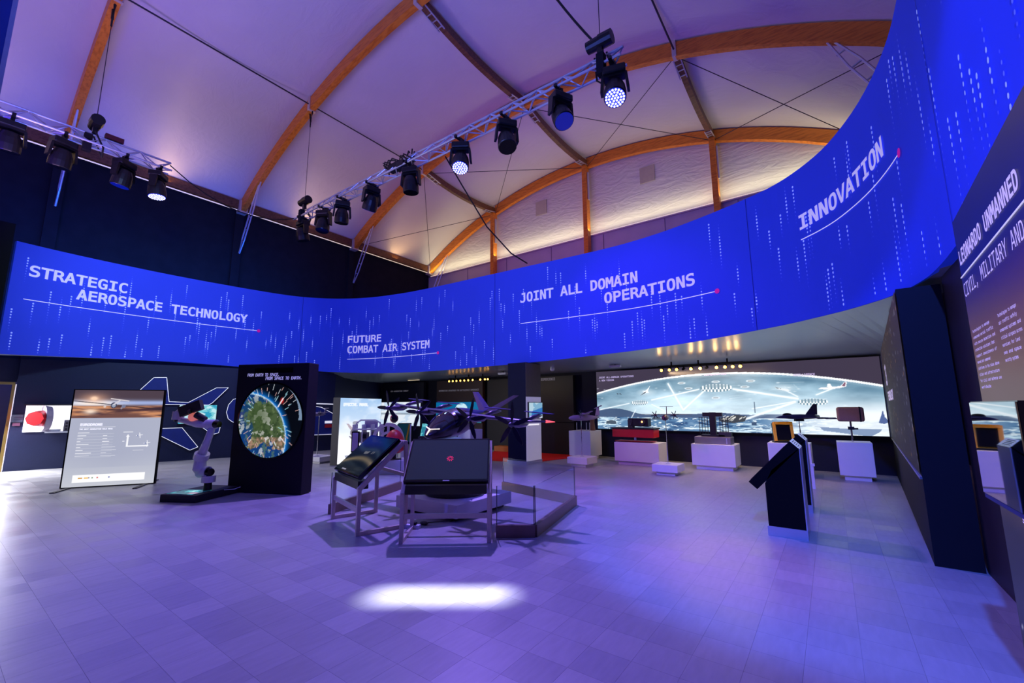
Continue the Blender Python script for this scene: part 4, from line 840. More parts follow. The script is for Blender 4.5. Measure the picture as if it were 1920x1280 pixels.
c1 = rr(376, 851); m_ = MB(); m_.cyl(c1+Vector((-.02, 0, -.03)), c1+Vector((.02, 0, .055)), .108, .108, 22); m_.part('collar', M_robot, t); m_ = MB(); m_.cyl(c1+Vector((-.02, 0, -.045)), c1+Vector((-.02, 0, -.03)), .09, .09, 20); m_.part('collar_gap', M_blackp, t)
k1 = rr(399, 790); m_ = MB(); m_.tube([c1+Vector((0, 0, .04)), c1+(k1-c1)*.5, k1], [.068, .054, .050], 16); m_.part('upper_link', M_robot, t, smooth=True)
m_ = MB(); m_.cyl(k1-rgt*.09, k1+rgt*.05, .075, .075, 20); m_.part('elbow_joint', M_robot, t); m_ = MB(); m_.cyl(k1+rgt*.05-fw*.03, k1+rgt*.13-fw*.05, .062, .05, 18); m_.part('joint_cap', M_gloss, t, 'black joint cap')
f1 = rr(368, 788); f2 = rr(334, 781); m_ = MB(); m_.tube([k1-rgt*.06, f1, f1+(f2-f1)*.5, f2], [.072, .068, .05, .045], 16); m_.part('forearm', M_robot, t, smooth=True)
w1 = rr(333, 774); m_ = MB(); m_.cyl(w1+Vector((0, 0, -.06)), w1+Vector((0, 0, .075)), .085, .08, 18); m_.part('wrist_joint', M_robot, t); m_ = MB(); m_.cyl(w1+Vector((0, 0, -.09)), w1+Vector((0, 0, -.06)), .05, .06, 14); m_.part('wrist_cap', M_blackp, t)
w2 = rr(343, 762); m_ = MB(); m_.tube([w1+Vector((0, 0, .03)), w2, rr(352, 764)], [.065, .07, .05], 14); m_.part('wrist_link', M_robot, t, smooth=True)
cb = rr(364, 760); M3 = Matrix.Rotation(R(36), 3, 'Z') @ Matrix.Rotation(R(-20), 3, 'Y'); m_ = MB(); m_.box(cb-fw*.08, (.36, .08, .16), M=M3); m_.part('camera_head', mat('olive_brown_plate', (52, 46, 38), .6), t, 'dark brown sensor head')
m_ = MB(); m_.cyl(rr(366, 768)-fw*.12, rr(366, 764)-fw*.16, .03, .026, 12); m_.part('lens', M_gloss, t)
m_ = MB(); m_.cyl(rr(371, 772)-fw*.05, rr(388, 781)-fw*.05, .055, .045, 14); m_.part('gripper_motor', M_char, t); m_ = MB(); m_.sph(rr(364, 776)-fw*.03, .075, 14, 8); m_.part('status_ring', mat('coral_ring', (240, 130, 120), .4, emit=.5, ergb=(240, 130, 120)), t, 'coral glowing ring')
tag(MB().tube([Vector(rb)+Vector(q) for q in ((.12, .10, .112), (.2, .22, .115), (.22, .3, .14))], .006).part('white_cable', M_white), 'short white cable on the robot platform beside the black kiosk', 'cable')

# ---- lectern totems, right
def totem(y0, lab, th=.46):
    t = thing('lectern_totem', lab, 'lectern', (-.5, y0, 0))
    MB().prism([(-.176, .10), (.17, .10), (.175, .95), (-.10, .70), (-.176, .55)], (0, th, 0), (1, 0, 0), (0, 0, 1), th).part('pedestal', M_black, t)
    MB().box((-.003, th/2, .05), (.37, th+.02, .10)).part('metal_kick_plate', M_alu, t)
    M = MB().prism([(-.341, .552), (-.258, .477), (.177, .939), (.095, 1.021)], (0, th, 0), (1, 0, 0), (0, 0, 1), th).part('slanted_head', M_black, t); bevel(M, .003, 1)
    ex = Vector((.082, 0, -.082)).normalized(); MB().prism([(.0, .0), (.116, .0), (.116, th-.02), (.0, th-.02)], Vector((.095, .01, 1.022)), ex, (0, 1, 0), .004).part('end_label', mat('pale_label', (220, 228, 228), .5, emit=.35, ergb=(215, 225, 225)), t, 'pale printed label')
    for k in range(4): MB().prism([(.02+.022*k, .05), (.028+.022*k, .05), (.028+.022*k, th*.7), (.02+.022*k, th*.7)], Vector((.095, .01, 1.022))+Vector((.004, 0, .004)), ex, (0, 1, 0), .002).part('label_print', mat('label_ink', (120, 140, 140), .6), t)
    up = Vector((.436, 0, .469)).normalized(); MB().prism([(.03, .03), (.56, .03), (.56, th-.03), (.03, th-.03)], Vector((-.341, 0, .552))+Vector((-.002, 0, .002)), up, (0, 1, 0), -.003).part('screen', M_gloss, t)
    MB().box((.176, th/2, .52), (.012, th, .84)).part('side_trim', M_alu, t)
totem(5.71, 'nearest black lectern with slanted head and metal base')
totem(7.165, 'second black lectern standing behind the nearest one')
# ---- glass monitor on the right panel and the lit info panel
t = thing('illuminated_panel', 'tall lit panel with a blue to orange gradient and white text at the right edge', 'information board', (.775, 3.955, 0), atan2(-1.551, -.059))
W, H = 3.3, 2.612; MB().box((W/2, .035, H/2), (W, .07, H)).part('panel_body', M_black, t)
# local x runs towards the camera, local -y must face the hall
cv = Cv(0, W, 120, .0, H, 110, (20, 24, 80)); X, Y = cv.x, cv.y
def ramp(z):
    zs = [0, .7, .95, 1.25, 1.6, 1.85, 2.05, 2.25, 2.61]; cs = np.array([(38, 38, 64), (44, 42, 70), (92, 76, 78), (104, 82, 76), (116, 84, 78), (100, 62, 84), (58, 36, 100), (10, 20, 104), (20, 26, 84)], float)
    return np.stack([np.interp(z, zs, cs[:, k]) for k in range(3)], -1)/255.
cv.c = ramp(Y)*(1+.12*(cv.noise(2, 2, 6)-.5))[..., None]
r2 = np.random.default_rng(8)
for i in range(60): x_ = r2.random()*W; y_ = .75*r2.random(); cv.rect(x_, y_, x_+.02, y_+.02, (190, 190, 220), .8)
cv.build('backlit_print', (0, -.004, 0), (1, 0, 0), (0, 0, 1), print_mat('panel_ink', .62, .4, .2), t)
def qfn(x, z): return (x, -.008, z)
letters('LEONARDO UNMANNED', .055, 1.36, 2.30, .088, qfn, 'lettering', M_letterw, t, .02); letters('CIVIL, MILITARY AND', .04, 1.32, 2.09, .085, qfn, 'lettering', M_letterw, t, 0)
MB().box((1.15, -.008, 2.226), (2.28, .004, .006)).part('rule_line', M_line, t)
for k, w_ in enumerate((.44, .5, .52, .48, .5, .33, .5, .48, .5, .24)): letters(('Technologies to manage', 'unmanned aerial traffic', 'with secure detection and', 'protection solutions that', 'support coexistence of', 'manned and unmanned', 'platforms in the skies above', 'cities and infrastructure', 'for civil and defence use', 'worldwide')[k], .075, .075+w_, 1.85-.0385*k, .017, qfn, 'text_line', M_letterd if 0 else M_letterw, t, .01)
for k, w_ in enumerate((.33, .32, .36, .36, .3, .3, .23)): letters(('Technologies to manage', 'air traffic safely', 'unmanned systems and', 'critical airspace across', 'services for land', 'sea and space', 'security systems')[k], .70, .70+w_, 1.85-.0385*k, .017, qfn, 'text_line', M_letterw, t, .01)
letters('SKYDWELLER', .49, 1.15, .80, .028, qfn, 'lettering', M_letterw, t, .03)
M_mir = mat('dark_glass_monitor', (60, 70, 76), .02, 1.0, var=.0)
t = thing('wall_monitor', 'glossy monitor on the lit right panel reflecting the hall', 'screen', (.62, 2.67, .94))
MB().box((.065, .375, .24), (.13, .75, .48)).part('monitor_body', M_gloss, t); MB().box((-.003, .375, .24), (.006, .74, .47)).part('glass_front', mat('mirror_glass', (190, 200, 205), .02, 1.0, var=0), t)
MB().box((.06, .375, -.012), (.12, .76, .02)).part('bottom_trim', mat('blue_trim', (24, 40, 120), .4), t)

# ---- tall white lightbox kiosk
t = thing('lightbox_kiosk', 'bright white lightbox with aircraft pictures behind the left stand', 'display kiosk', (-9.98, 6.28, 0), atan2(1.6, -.42))
W = 1.62; MB().box((W/2, .11, .835), (W, .22, 1.67)).part('cabinet', M_char, t)
cv = Cv(.01, W-.01, 110, .03, 1.66, 120, (205, 222, 240)); X, Y = cv.x/W, cv.y
cv.fill(np.clip((Y-.9)/.7, 0, 1), (150, 188, 225), .8); cv.fill(np.clip((cv.noise(1.5, 3, 7)-.45)*3, 0, 1), (250, 252, 255), .8); cv.fill(np.clip((1.0-Y)/.5, 0, 1), (252, 253, 255), .95)
cv.poly([(.25, 1.02), (.35, 1.0), (.75, .72), (.9, .55), (.8, .60), (.5, .76)], (180, 165, 175)); cv.ell((.55, .78), .14, .10, (120, 110, 125)); cv.ell((.60, 1.02), .12, .05, (110, 110, 120), .6); cv.poly([(.35, .70), (.62, .66), (.8, .55), (.5, .58)], (140, 130, 150)); cv.poly([(.25, .22), (.55, .20), (.65, .30), (.5, .12), (.36, .05)], (150, 155, 175))
cv.build('backlit_print', (0, -.003, 0), (1, 0, 0), (0, 0, 1), print_mat('lightbox_ink', 1.1, .3, .2), t)
def lfn(x, z): return (x, -.007, z)
letters('EFFECTIVE. PROVEN,', .12, 1.05, 1.46, .07, lfn, 'lettering', mat('bright_white_print', (250, 250, 255), .6, emit=1.0), t, .04)

# ---- column with white display face
c0 = Vector((-6.169, 9.006, 0)); t = thing('display_column', 'square column, navy on one side and white with a small screen on the other', 'column', (-6.45, 9.35, 0))
MB().box((0, 0, 1.29), (.56, .68, 2.5)).part('shaft', mat('navy_column', (20, 24, 52), .7, spec=.2), t); MB().box((.0, -.0, .04), (.60, .72, .09)).part('metal_kick_plate', M_alu, t)
MB().box((.285, 0, .86), (.012, .68, 1.62)).part('white_face', mat('glowing_white_face', (222, 218, 226), .5, emit=.22, ergb=(205, 200, 225), var=.03), t); MB().box((.284, 0, 2.10), (.012, .68, .86)).part('brown_face', mat('taupe_face', (92, 76, 66), .6), t)  # white face given a faint glow of its own to brighten it
cv = Cv(-.26, .36, 60, 1.13, 1.52, 40, (120, 170, 200)); nz = cv.noise(5, 5, 15); cv.fill(nz > .5, (190, 215, 225), .8); cv.fill((cv.y < 1.33+.2*(cv.x)) & (cv.x > -.15), (20, 100, 180), .85); cv.fill((cv.x > .2) & (cv.y < 1.22) & (nz > .45), (250, 250, 250), .8)
MB().box((.305, .05, 1.325), (.03, .66, .42)).part('small_screen', M_blackp, t); cv.build('screen_picture', (.322, 0, 0), (0, 1, 0), (0, 0, 1), M_scr, t)
for z_ in (1.04, .97): MB().box((.295, -.02+(.0 if z_ < 1 else -.08), z_), (.008, .52 if z_ < 1 else .36, .03)).part('label_strip', mat('label_white_glow', (250, 250, 250), .5, emit=.8, ergb=(245, 240, 235)), t)

# ---- back wall panels, text, red carpet
def back_panel(name, lab, x0, x1, z1, m, Y=11.62, cat='wall panel'):
    a, b = atY(x0, 800, Y), atY(x1, 800, Y); t = thing(name, lab, cat, (a[0], Y, 0)); MB().box(((b[0]-a[0])/2, .06, z1/2), (b[0]-a[0], .12, z1)).part('panel_board', m, t); return t, a[0], b[0]-a[0]
ta, xa, wa = back_panel('graphic_wall_panel', 'dark blue-grey wall panel with a bright sky screen behind the propellers', 708, 791, 2.40, mat('slate_panel', (40, 42, 58), .6))
tb, xb, wb = back_panel('graphic_wall_panel', 'brown tinted wall panel with a teal moon screen', 816, 903, 2.40, mat('umber_panel', (70, 48, 44), .6))
def on_back(px_, py_, Y=11.62): p = atY(px_, py_, Y); return p[0], p[2]
def bscreen(t, xo, x0, y0, x1, y1, paint, nm='screen'):
    a, b = on_back(x0, y0), on_back(x1, y1); cv = Cv(a[0]-xo, b[0]-xo, 80, b[1], a[1], 50); paint(cv, a[0]-xo, b[0]-xo, b[1], a[1]); cv.build(nm, (0, -.03, 0), (1, 0, 0), (0, 0, 1), M_scr, t)
    MB().box(((a[0]+b[0])/2-xo, -.012, (a[1]+b[1])/2), (b[0]-a[0]+.03, .03, a[1]-b[1]+.03)).part('screen_bezel', M_blackp, t)
def p_sky(cv, x0, x1, z0, z1): cv.c[:] = np.array((.80, .88, .96)); cv.fill(cv.noise(3, 8, 3) > .5, (240, 246, 252), .8); cv.fill(np.abs(cv.y-(z0+z1)/2) < .04, (120, 135, 150), .6)
def p_moon(cv, x0, x1, z0, z1): cv.c[:] = np.array((.03, .42, .62)); cv.fill(np.clip((z1-.5*(z1-z0)-cv.y)/.2, 0, 1), (60, 110, 130), .8); cv.ell(((x0*.42+x1*.58), z0+.62*(z1-z0)), .30, .24, (205, 238, 250)); cv.fill((cv.noise(8, 8, 2) > .55) & (np.hypot(cv.x-(x0*.42+x1*.58), cv.y-(z0+.62*(z1-z0))) < .25), (110, 190, 225), .7)
bscreen(ta, xa, 715, 752, 787, 797, p_sky); bscreen(tb, xb, 818, 753, 902, 792, p_moon)
def bfn_(xo): return lambda x, z: (x-xo, -.006, z)
a = on_back(732, 733); letters('6TH GENERATION COMBAT', a[0], on_back(765, 733)[0], a[1], .055, bfn_(xa), 'lettering', M_letterd, ta, .03)
a = on_back(822, 733); letters('INFORMATION ADVANTAGE FOR BATTLESPACE DOMINANCE', a[0], on_back(897, 733)[0], a[1], .055, bfn_(xb), 'lettering', M_letterd, tb, .03)
tc, xc, wc = back_panel('tall_wall_panel', 'dark wall board right of the column with a faint word at its top', 1000, 1075, 2.36, mat('plum_black_panel', (22, 18, 24), .6))
a = on_back(1014, 714); letters('EXPERIENCE', a[0], on_back(1040, 713)[0], a[1], .075, bfn_(xc), 'lettering', M_letterd, tc, .03)
MB().box((wc/2, -.006, .95), (wc, .01, .012)).part('panel_joint', M_black, tc)
td, xd, wd_ = back_panel('tall_wall_panel', 'very dark wall board between the brown panel and the column', 912, 960, 2.36, mat('dark_umber_panel', (26, 20, 22), .6))
P4 = [at(907, 862), at(956, 866), at(1010, 866), at(1080, 858), (at(1076, 852)[0], 11.55, 0), (at(905, 846)[0], 11.55, 0)]
tag(MB().prism([(p[0], p[1]) for p in P4], (0, 0, .002), (1, 0, 0), (0, 1, 0), .012).part('red_carpet', M_redc), 'bright red carpet strip behind the column', 'carpet')
p = at(930, 850); t = thing('orange_bench', 'low orange block on the red carpet beside the column', 'bench', (p[0]-.1, 11.3, 0)); MB().box((0, 0, .10), (.75, .3, .16)).part('block', mat('orange_block', (200, 120, 40), .6), t); MB().box((0, 0, .02), (.6, .2, .02)).part('foot', M_black, t)

# ---- plinths
def plinth(p_left, p_mid, p_right, H, lab, foot=.05, dz=None, m=None):
    """corners on the floor (world); front edge p_left-p_mid, side p_mid-p_right"""
    a, b, c = Vector((*p_left[:2], 0)), Vector((*p_mid[:2], 0)), Vector((*p_right[:2], 0)); ex = (b-a); W = ex.length; ex.normalize(); ey = Vector((-ex.y, ex.x, 0)); D = abs((c-b).dot(ey)) or .4
    t = thing('white_plinth', lab, 'plinth', a, atan2(ex.y, ex.x)); fh = min(.09, H*.3)
    bevel(MB().box((W/2, D/2, (H+fh)/2), (W, D, H-fh)).part('block', m or M_white, t), .004, 1); MB().box((W/2, D/2, fh/2), (W-.14, D-.14, fh)).part('recessed_foot', m or M_white, t); return t, W, D
def pp(x, y): return at(x, y, 0)
A1 = (-5.25, 9.40); plinth(A1, (-4.72, 9.40), (-4.72, 9.94), .22, 'low white base block carrying the left turboprop model')
B1 = (-5.93, 10.75); tB, WB, DB = plinth(B1, (-5.28, 10.75), (-5.28, 11.45), .76, 'tall white plinth against the wall at the left end of the mural')
tC, WC, DC = plinth((-4.46, 10.40), (-3.36, 10.40), (-3.36, 11.05), .54, 'wide white plinth under the red case')
plinth((-3.16, 9.28), (-2.64, 9.28), (-2.64, 9.82), .21, 'low white base block carrying the front-facing propeller plane')
tE, WE, DE = plinth((-2.68, 10.62), (-1.78, 10.62), (-1.78, 11.3), .56, 'white plinth under the grey box and black rack')
tF, WF, DF = plinth((.02, 10.62), (.56, 10.62), (.56, 11.2), .71, 'white plinth at the right end of the mural carrying a brown box on a pole')
tG, WG, DG = plinth((-1.13, 10.45), (-.40, 10.45), (-.40, 11.1), .66, 'white plinth half hidden behind the nearest lectern')
t = thing('slim_white_stand', 'slim white post with a pale cap behind the second lectern', 'stand', at(1524, 921)); MB().box((0, 0, .19), (.05, .05, .38)).part('post_shaft', M_white, t); MB().box((0, 0, .40), (.09, .07, .04)).part('cap', M_white, t)

# objects on plinths
t = thing('glass_trophy_stand', 'small clear display stands on the tall left plinth', 'display stand', (B1[0]+.32, B1[1]+.25, .76))
for q in (-.2, -.06, .1, .2): m_ = MB(); m_.cyl((q, 0, 0), (q, 0, .22), .008); m_.cyl((q, 0, 0), (q, 0, .01), .03); m_.part('rod', M_alu, t)
t = thing('brown_figurine', 'small tan hooded figure on the tall left plinth', 'model', (B1[0]+.50, B1[1]+.45, .76)); m_ = MB(); m_.lathe([(.09, 0), (.075, .1), (.06, .24), (.07, .30), (.045, .38), (.0, .42)], n=10); m_.part('figure_body', mat('tan_fabric', (120, 84, 62), .8), t)
t = thing('red_case', 'long red case with black edges on the wide plinth', 'case', (-4.02, 10.72, .56)); bevel(MB().box((0, 0, .20), (1.05, .42, .20)).part('case_body', M_red, t), .006, 1); MB().box((0, 0, .315), (1.09, .46, .03)).part('black_lid_edge', M_blackp, t); MB().box((0, 0, .05), (.06, .06, .10)).part('support', M_chrome, t); MB().box((0, 0, .004), (.95, .36, .008)).part('red_base_sheet', M_red, t)
t = thing('sight_unit', 'black machine with a round amber lens on the red case', 'electronics', (-3.88, 10.72, .89)); bevel(MB().box((-.02, 0, .13), (.50, .24, .20)).part('housing', M_blackp, t), .01); m_ = MB(); m_.cyl((.10, -.12, .14), (.10, -.17, .14), .07, .065, 18); m_.part('lens_ring', M_char, t); m_ = MB(); m_.cyl((.10, -.165, .15), (.10, -.172, .15), .02); m_.part('amber_lens', M_lamp, t); m_ = MB(); m_.box((-.22, -.05, .10), (.12, .16, .2)); m_.cyl((-.22, -.13, .10), (-.22, -.16, .10), .05); m_.part('side_module', M_char, t)
t = thing('grey_equipment_box', 'grey metal box lying on the plinth below the black rack', 'electronics', (-2.24, 10.92, .56)); bevel(MB().box((0, 0, .08), (.76, .42, .16)).part('housing', M_plinthw, t), .006); MB().box((.30, -.215, .08), (.02, .01, .12)).part('handle', M_alu, t)
t = thing('antenna_rack', 'black lattice antenna rack standing on the grey box', 'antenna model', (-2.24, 10.92, .72)); MB().box((0, 0, .28), (.13, .10, .54)).part('mast', M_blackp, t); MB().box((0, 0, .50), (.42, .09, .09)).part('top_bar', M_blackp, t); MB().box((.0, 0, .02), (.5, .2, .05)).part('base', M_blackp, t); MB().box((.25, -.02, .06), (.26, .16, .1)).part('small_box', M_char, t)
m_ = MB()
for x in (-.30, -.24, -.18, -.12, .14, .20, .26, .31): m_.bar((x, .02, .05), (x, .02, .44), .012)
for z in (.12, .20, .28, .36, .43): m_.bar((-.31, .02, z), (-.1, .02, z), .010); m_.bar((.13, .02, z), (.32, .02, z), .010)
m_.part('lattice', M_blackp, t)
yb = Vector(at(1466, 862)); t = thing('yellow_framed_unit', 'black panel with a thick yellow frame under the blue jet', 'electronics', (-.86, 10.72, .66), R(18)); t.scale = (.92, .92, .92)
M3 = Matrix.Rotation(R(-12), 3, 'X'); MB().box((0, 0, .01), (.42, .22, .02)).part('stand', M_blackp, t); m_ = MB(); m_.box((0, .06, .24), (.36, .20, .40), M=M3); bevel(m_.part('housing', mat('dark_teal_case', (40, 54, 54), .5), t), .01)
m_ = MB()
for c, d in (((-.17, -.05, .24), (.06, .02, .42)), ((.17, -.05, .24), (.06, .02, .42)), ((0, -.085, .43), (.36, .02, .06)), ((0, -.01, .055), (.36, .02, .06))): m_.box(c, d, M=M3)
m_.part('yellow_frame', M_orange, t, 'thick yellow frame'); m_ = MB(); m_.box((0, -.055, .24), (.28, .012, .34), M=M3); m_.part('array_face', M_black, t)
t = thing('brown_radar_box', 'rounded brown box on a short pole above the right plinth', 'antenna model', (.28, 10.92, .71)); m_ = MB(); m_.cyl((0, 0, 0), (0, 0, .42), .018); m_.part('pole', M_chrome, t)
o = MB().box((.01, 0, .53), (.43, .24, .28)).part('box_body', M_tan, t); bevel(o, .04, 3); MB().box((.16, 0, .53), (.02, .25, .29)).part('seam_band', M_blackp, t); m_ = MB(); m_.box((0, 0, .26), (.10, .07, .06)); m_.box((.07, 0, .25), (.08, .03, .03)); m_.part('clamp', M_blackp, t)

# ---- model aircraft on poles
def aircraft(t, L, span, m, zc=0, high=True, props=2, body_r=.06, ttail=True):
    bd = [(-.5, .0, .12), (-.47, .0, .5), (-.38, .02, .9), (-.2, .03, 1), (.1, .03, 1), (.3, .06, .7), (.48, .12, .15)]
    m_ = MB(); m_.loft([ring(y*L, zc+z*body_r*2, r*body_r, r*body_r*1.05, 14, 2) for y, z, r in bd]); m_.part('fuselage', m, t, smooth=True)
    wz = zc+body_r*(1.15 if high else -.5); m_ = MB(); m_.loft([aero(-span/2, .0, wz, L*.09, .008), aero(-.1, -.02, wz, L*.15, .018), aero(.1, -.02, wz, L*.15, .018), aero(span/2, 0, wz, L*.09, .008)]); m_.part('wing', m, t, smooth=True)
    fz = zc+body_r*.9; MB().prism([(.36*L, fz), (.50*L, fz), (.53*L, fz+.24*L), (.45*L, fz+.24*L)], (.006, 0, 0), (0, 1, 0), (0, 0, 1), -.012).part('tail_fin', m, t)
    tz = fz+(.24*L if ttail else 0); MB().prism([(-.19*L, .47*L), (.19*L, .47*L), (.17*L, .54*L), (-.17*L, .54*L)], (0, 0, tz), (1, 0, 0), (0, 1, 0), .01).part('tailplane', m, t)
    for s in (-1, 1):
        x = s*span*.18; m_ = MB(); m_.loft([[(x+r*cos(2*pi*i/10), y*L, wz-.01+r*sin(2*pi*i/10)) for i in range(10)] for y, r in ((-.22, .006), (-.19, .024), (-.1, .028), (.08, .012))]); e = m_.part('engine', m, t, smooth=True)
        for k in range(6):
            a = k*pi/3+.2; MB().bar((x+.015*cos(a), -.205*L, wz-.01+.015*sin(a)), (x+.12*L*cos(a), -.205*L, wz-.01+.12*L*sin(a)), .016, .005, up=(0, 1, 0)).part('blade', M_blade, e)
def pole(name, lab, loc, h):
    t = thing(name, lab, 'stand', loc); m_ = MB(); m_.cyl((0, 0, 0), (0, 0, h*.55), .011); m_.cyl((0, 0, h*.55), (0, 0, h), .008); m_.part('rod', M_chrome, t); m_ = MB(); m_.cyl((0, 0, 0), (0, 0, .01), .05); m_.part('foot_disc', M_alu, t); return t
pA = (-4.985, 9.67, .22); pole('model_stand', 'thin metal pole under the left turboprop model', pA, .86)
t = thing('turboprop_model', 'violet-lit grey turboprop model seen from the side, tail to the right', 'aircraft model', (pA[0]+.08, pA[1]+.03, 1.14), R(36)-pi/2+R(20)); t.rotation_euler[1] = R(-14); aircraft(t, .86, .80, M_plane, 0, body_r=.065)
pD = (-2.90, 9.55, .21); pole('model_stand', 'thin metal pole under the front-facing propeller plane', pD, .90)
t = thing('propeller_plane_model', 'red and blue propeller plane model facing the camera with wide straight wing', 'aircraft model', (pD[0], pD[1], 1.17), R(12)); aircraft(t, .75, 1.08, mat('maroon_blue_paint', (92, 40, 70), .4), 0, body_r=.06)
# jet on pole
pJ = (-.55, 10.62, 0); pole('model_stand', 'thin pole holding the dark blue jet model', (pJ[0], pJ[1], .66), .50)
t = thing('fighter_jet_model', 'dark blue fighter jet model with tall fin above the yellow framed unit', 'aircraft model', (pJ[0], pJ[1], 1.19), R(-50)); t.scale = (.80, .80, .80)
m_ = MB(); m_.loft([ring(y, z, rx, rz_, 14, 2.2) for y, z, rx, rz_ in ((-.62, -.02, .004, .004), (-.52, -.01, .03, .028), (-.38, 0, .05, .045), (-.2, .0, .075, .06), (.05, 0, .09, .065), (.35, 0, .085, .055), (.52, 0, .06, .045))]); m_.part('fuselage', M_jet, t, smooth=True)
m_ = MB(); m_.sph((0, -.30, .05), (.035, .13, .045), 12, 8); m_.part('canopy', M_gloss, t, smooth=True)
MB().prism([(-.09, .05), (-.06, -.18), (.06, -.18), (.09, .05), (.62, .40), (.62, .47), (.05, .42), (-.05, .42), (-.62, .47), (-.62, .40)], (0, 0, -.02), (1, 0, 0), (0, 1, 0), .014).part('delta_wing', M_jet, t)
for s in (-1, 1): MB().prism([(s*.05, -.40), (s*.20, -.30), (s*.20, -.27), (s*.05, -.30)][::s], (0, 0, .015), (1, 0, 0), (0, 1, 0), .008).part('canard', M_jet, t)
for x in (-.60, -.34, .34, .60): m_ = MB(); m_.loft([[(x+r*cos(2*pi*i/8), y, -.035+r*sin(2*pi*i/8)) for i in range(8)] for y, r in ((.18, .002), (.24, .014), (.5, .014))]); m_.part('wing_store', M_jet, t)
MB().prism([(.18, .05), (.50, .05), (.52, .32), (.42, .32)], (.006, 0, 0), (0, 1, 0), (0, 0, 1), -.012).part('tail_fin', M_jet, t); m_ = MB(); m_.box((0, .0, -.085), (.07, .22, .05)); m_.part('belly_mount', M_blackp, t)

# far left plane on a pole between the kiosks
p = at(602, 861, 0); t, _, _ = plinth((-11.35, 6.05), (-10.62, 6.20), (-10.74, 6.7), .17, 'low white base block between the earth kiosk and the lightbox')
pL = (-11.02, 6.35, .17); pole('model_stand', 'thin tilted pole under the small plane between the two kiosks', pL, 1.05)
t = thing('small_plane_model', 'small grey propeller plane model between the two tall kiosks', 'aircraft model', (pL[0], pL[1], 1.24), R(20)); aircraft(t, .5, .55, M_plane, 0, body_r=.045)

# ---- exhibits behind the left stand
_d = ray(739, 800); _f = 9.6/(-_d[0]*_sa+_d[1]*_ca); c = (_d[0]*_f, _d[1]*_f); tP, _, _ = plinth((c[0]-.42-.10, c[1]-.30-.30), (c[0]+.32, c[1]+.01), (c[0]+.05, c[1]+.55), .30, 'stepped white plinth under the red dome')
def st(px_, py_, z): p = at(px_, py_, 0); return p[0], p[1]
cx, cy = -7.85, 6.55
def zz(px_, py_, x=cx, y=cy): return zat(px_, py_, (x, y))
def xy(px_, dist):    # plan point at forward distance dist under pixel column
    d = ray(px_, 800); f = -d[0]*_sa+d[1]*_ca; return d[0]*dist/f, d[1]*dist/f
D1 = 9.6; x, y = xy(739, D1); zb_, zt_ = zat(739, 836, (x, y)), zat(739, 803, (x, y)); t = thing('red_dome', 'glossy red dome with white lettering behind the two stands', 'model', (x, y, zb_-.12), R(36)); rr_ = 19.5/807*D1
m_ = MB(); prof = [(rr_*cos(a_), (zt_-zb_)*sin(a_)) for a_ in np.linspace(0, pi/2, 9)]; m_.lathe([(r*.98+.001, z+.12) for r, z in prof], n=28); m_.part('dome_shell', M_red, t, smooth=True); m_ = MB(); m_.lathe([(rr_*.55, 0), (rr_*.95, .06), (rr_*.98, .12)], n=28); m_.part('lower_shell', M_red, t)
def dfn(x_, z_): return (x_, -sqrt(max(rr_**2-x_**2, 0))-.004, z_+.12)
letters('EURO RADAR', -rr_*.45, rr_*.42, .06, .05, dfn, 'lettering', M_letterw, t, .02)
t2 = thing('dome_stand', 'dark short stand under the red dome', 'stand', (x, y, 0)); m_ = MB(); m_.cyl((0, 0, .30), (0, 0, zb_-.12), .05); m_.cyl((0, 0, .30), (0, 0, .32), .16); m_.part('post_shaft', M_blackp, t2)
x, y = xy(727, 10.3); t = thing('arched_frame', 'white half-wheel frame with cut-outs standing behind the red dome', 'model', (x, y, 0), R(36)); zc_ = zat(727, 826, (x, y)); Ro = 30/807*10.3
m_ = MB(); n = 24; vs = []
for i in range(n+1):
    a_ = pi*i/n
    for r, yy in ((Ro, -.03), (Ro, .03), (Ro*.82, .03), (Ro*.82, -.03)): vs.append((r*cos(a_), yy, zc_+r*1.15*sin(a_)))
m_.add(vs, [(4*i+k, 4*i+(k+1) % 4, 4*i+4+(k+1) % 4, 4*i+4+k) for i in range(n) for k in range(4)]); m_.part('outer_arch', M_white, t); m_ = MB()
for i in range(n+1):
    pass
vs = []
for i in range(n+1):
    a_ = pi*i/n
    for r, yy in ((Ro*.55, -.03), (Ro*.55, .03), (Ro*.42, .03), (Ro*.42, -.03)): vs.append((r*cos(a_), yy, zc_+r*1.15*sin(a_)))
m_.add(vs, [(4*i+k, 4*i+(k+1) % 4, 4*i+4+(k+1) % 4, 4*i+4+k) for i in range(n) for k in range(4)]); m_.part('inner_arch', M_white, t)
for a_ in (R(20), R(55), R(90), R(125), R(160)): MB().bar((Ro*.45*cos(a_), 0, zc_+Ro*.5*sin(a_)), (Ro*.85*cos(a_), 0, zc_+Ro*.97*sin(a_)), .05, .05).part('spoke', M_white, t)
for s in (-1, 1): MB().box((s*Ro*.91, 0, zc_/2), (.08, .06, zc_)).part('leg', M_white, t)
MB().box((0, 0, zc_-.03), (Ro*2, .06, .06)).part('cross_bar', M_white, t)
x, y = xy(737, 10.2); t = thing('red_helmet', 'small red and black pilot helmet above the arched frame', 'helmet', (x, y, zc_+Ro*1.15+.02)); m_ = MB(); m_.sph((0, 0, .08), (.09, .10, .10), 16, 10); m_.part('shell', M_red, t, smooth=True); m_ = MB(); m_.sph((.045, -.03, .075), (.075, .085, .085), 14, 8); m_.part('visor', M_gloss, t, smooth=True); m_ = MB(); m_.cyl((0, 0, -.02), (0, 0, .03), .04); m_.part('neck_roll', M_blackp, t)
x, y = xy(690, 10.6); t = thing('white_shelving', 'white arched shelving unit in front of the bright lightbox', 'shelf', (x, y, 0), R(36)); s_ = 10.6/807
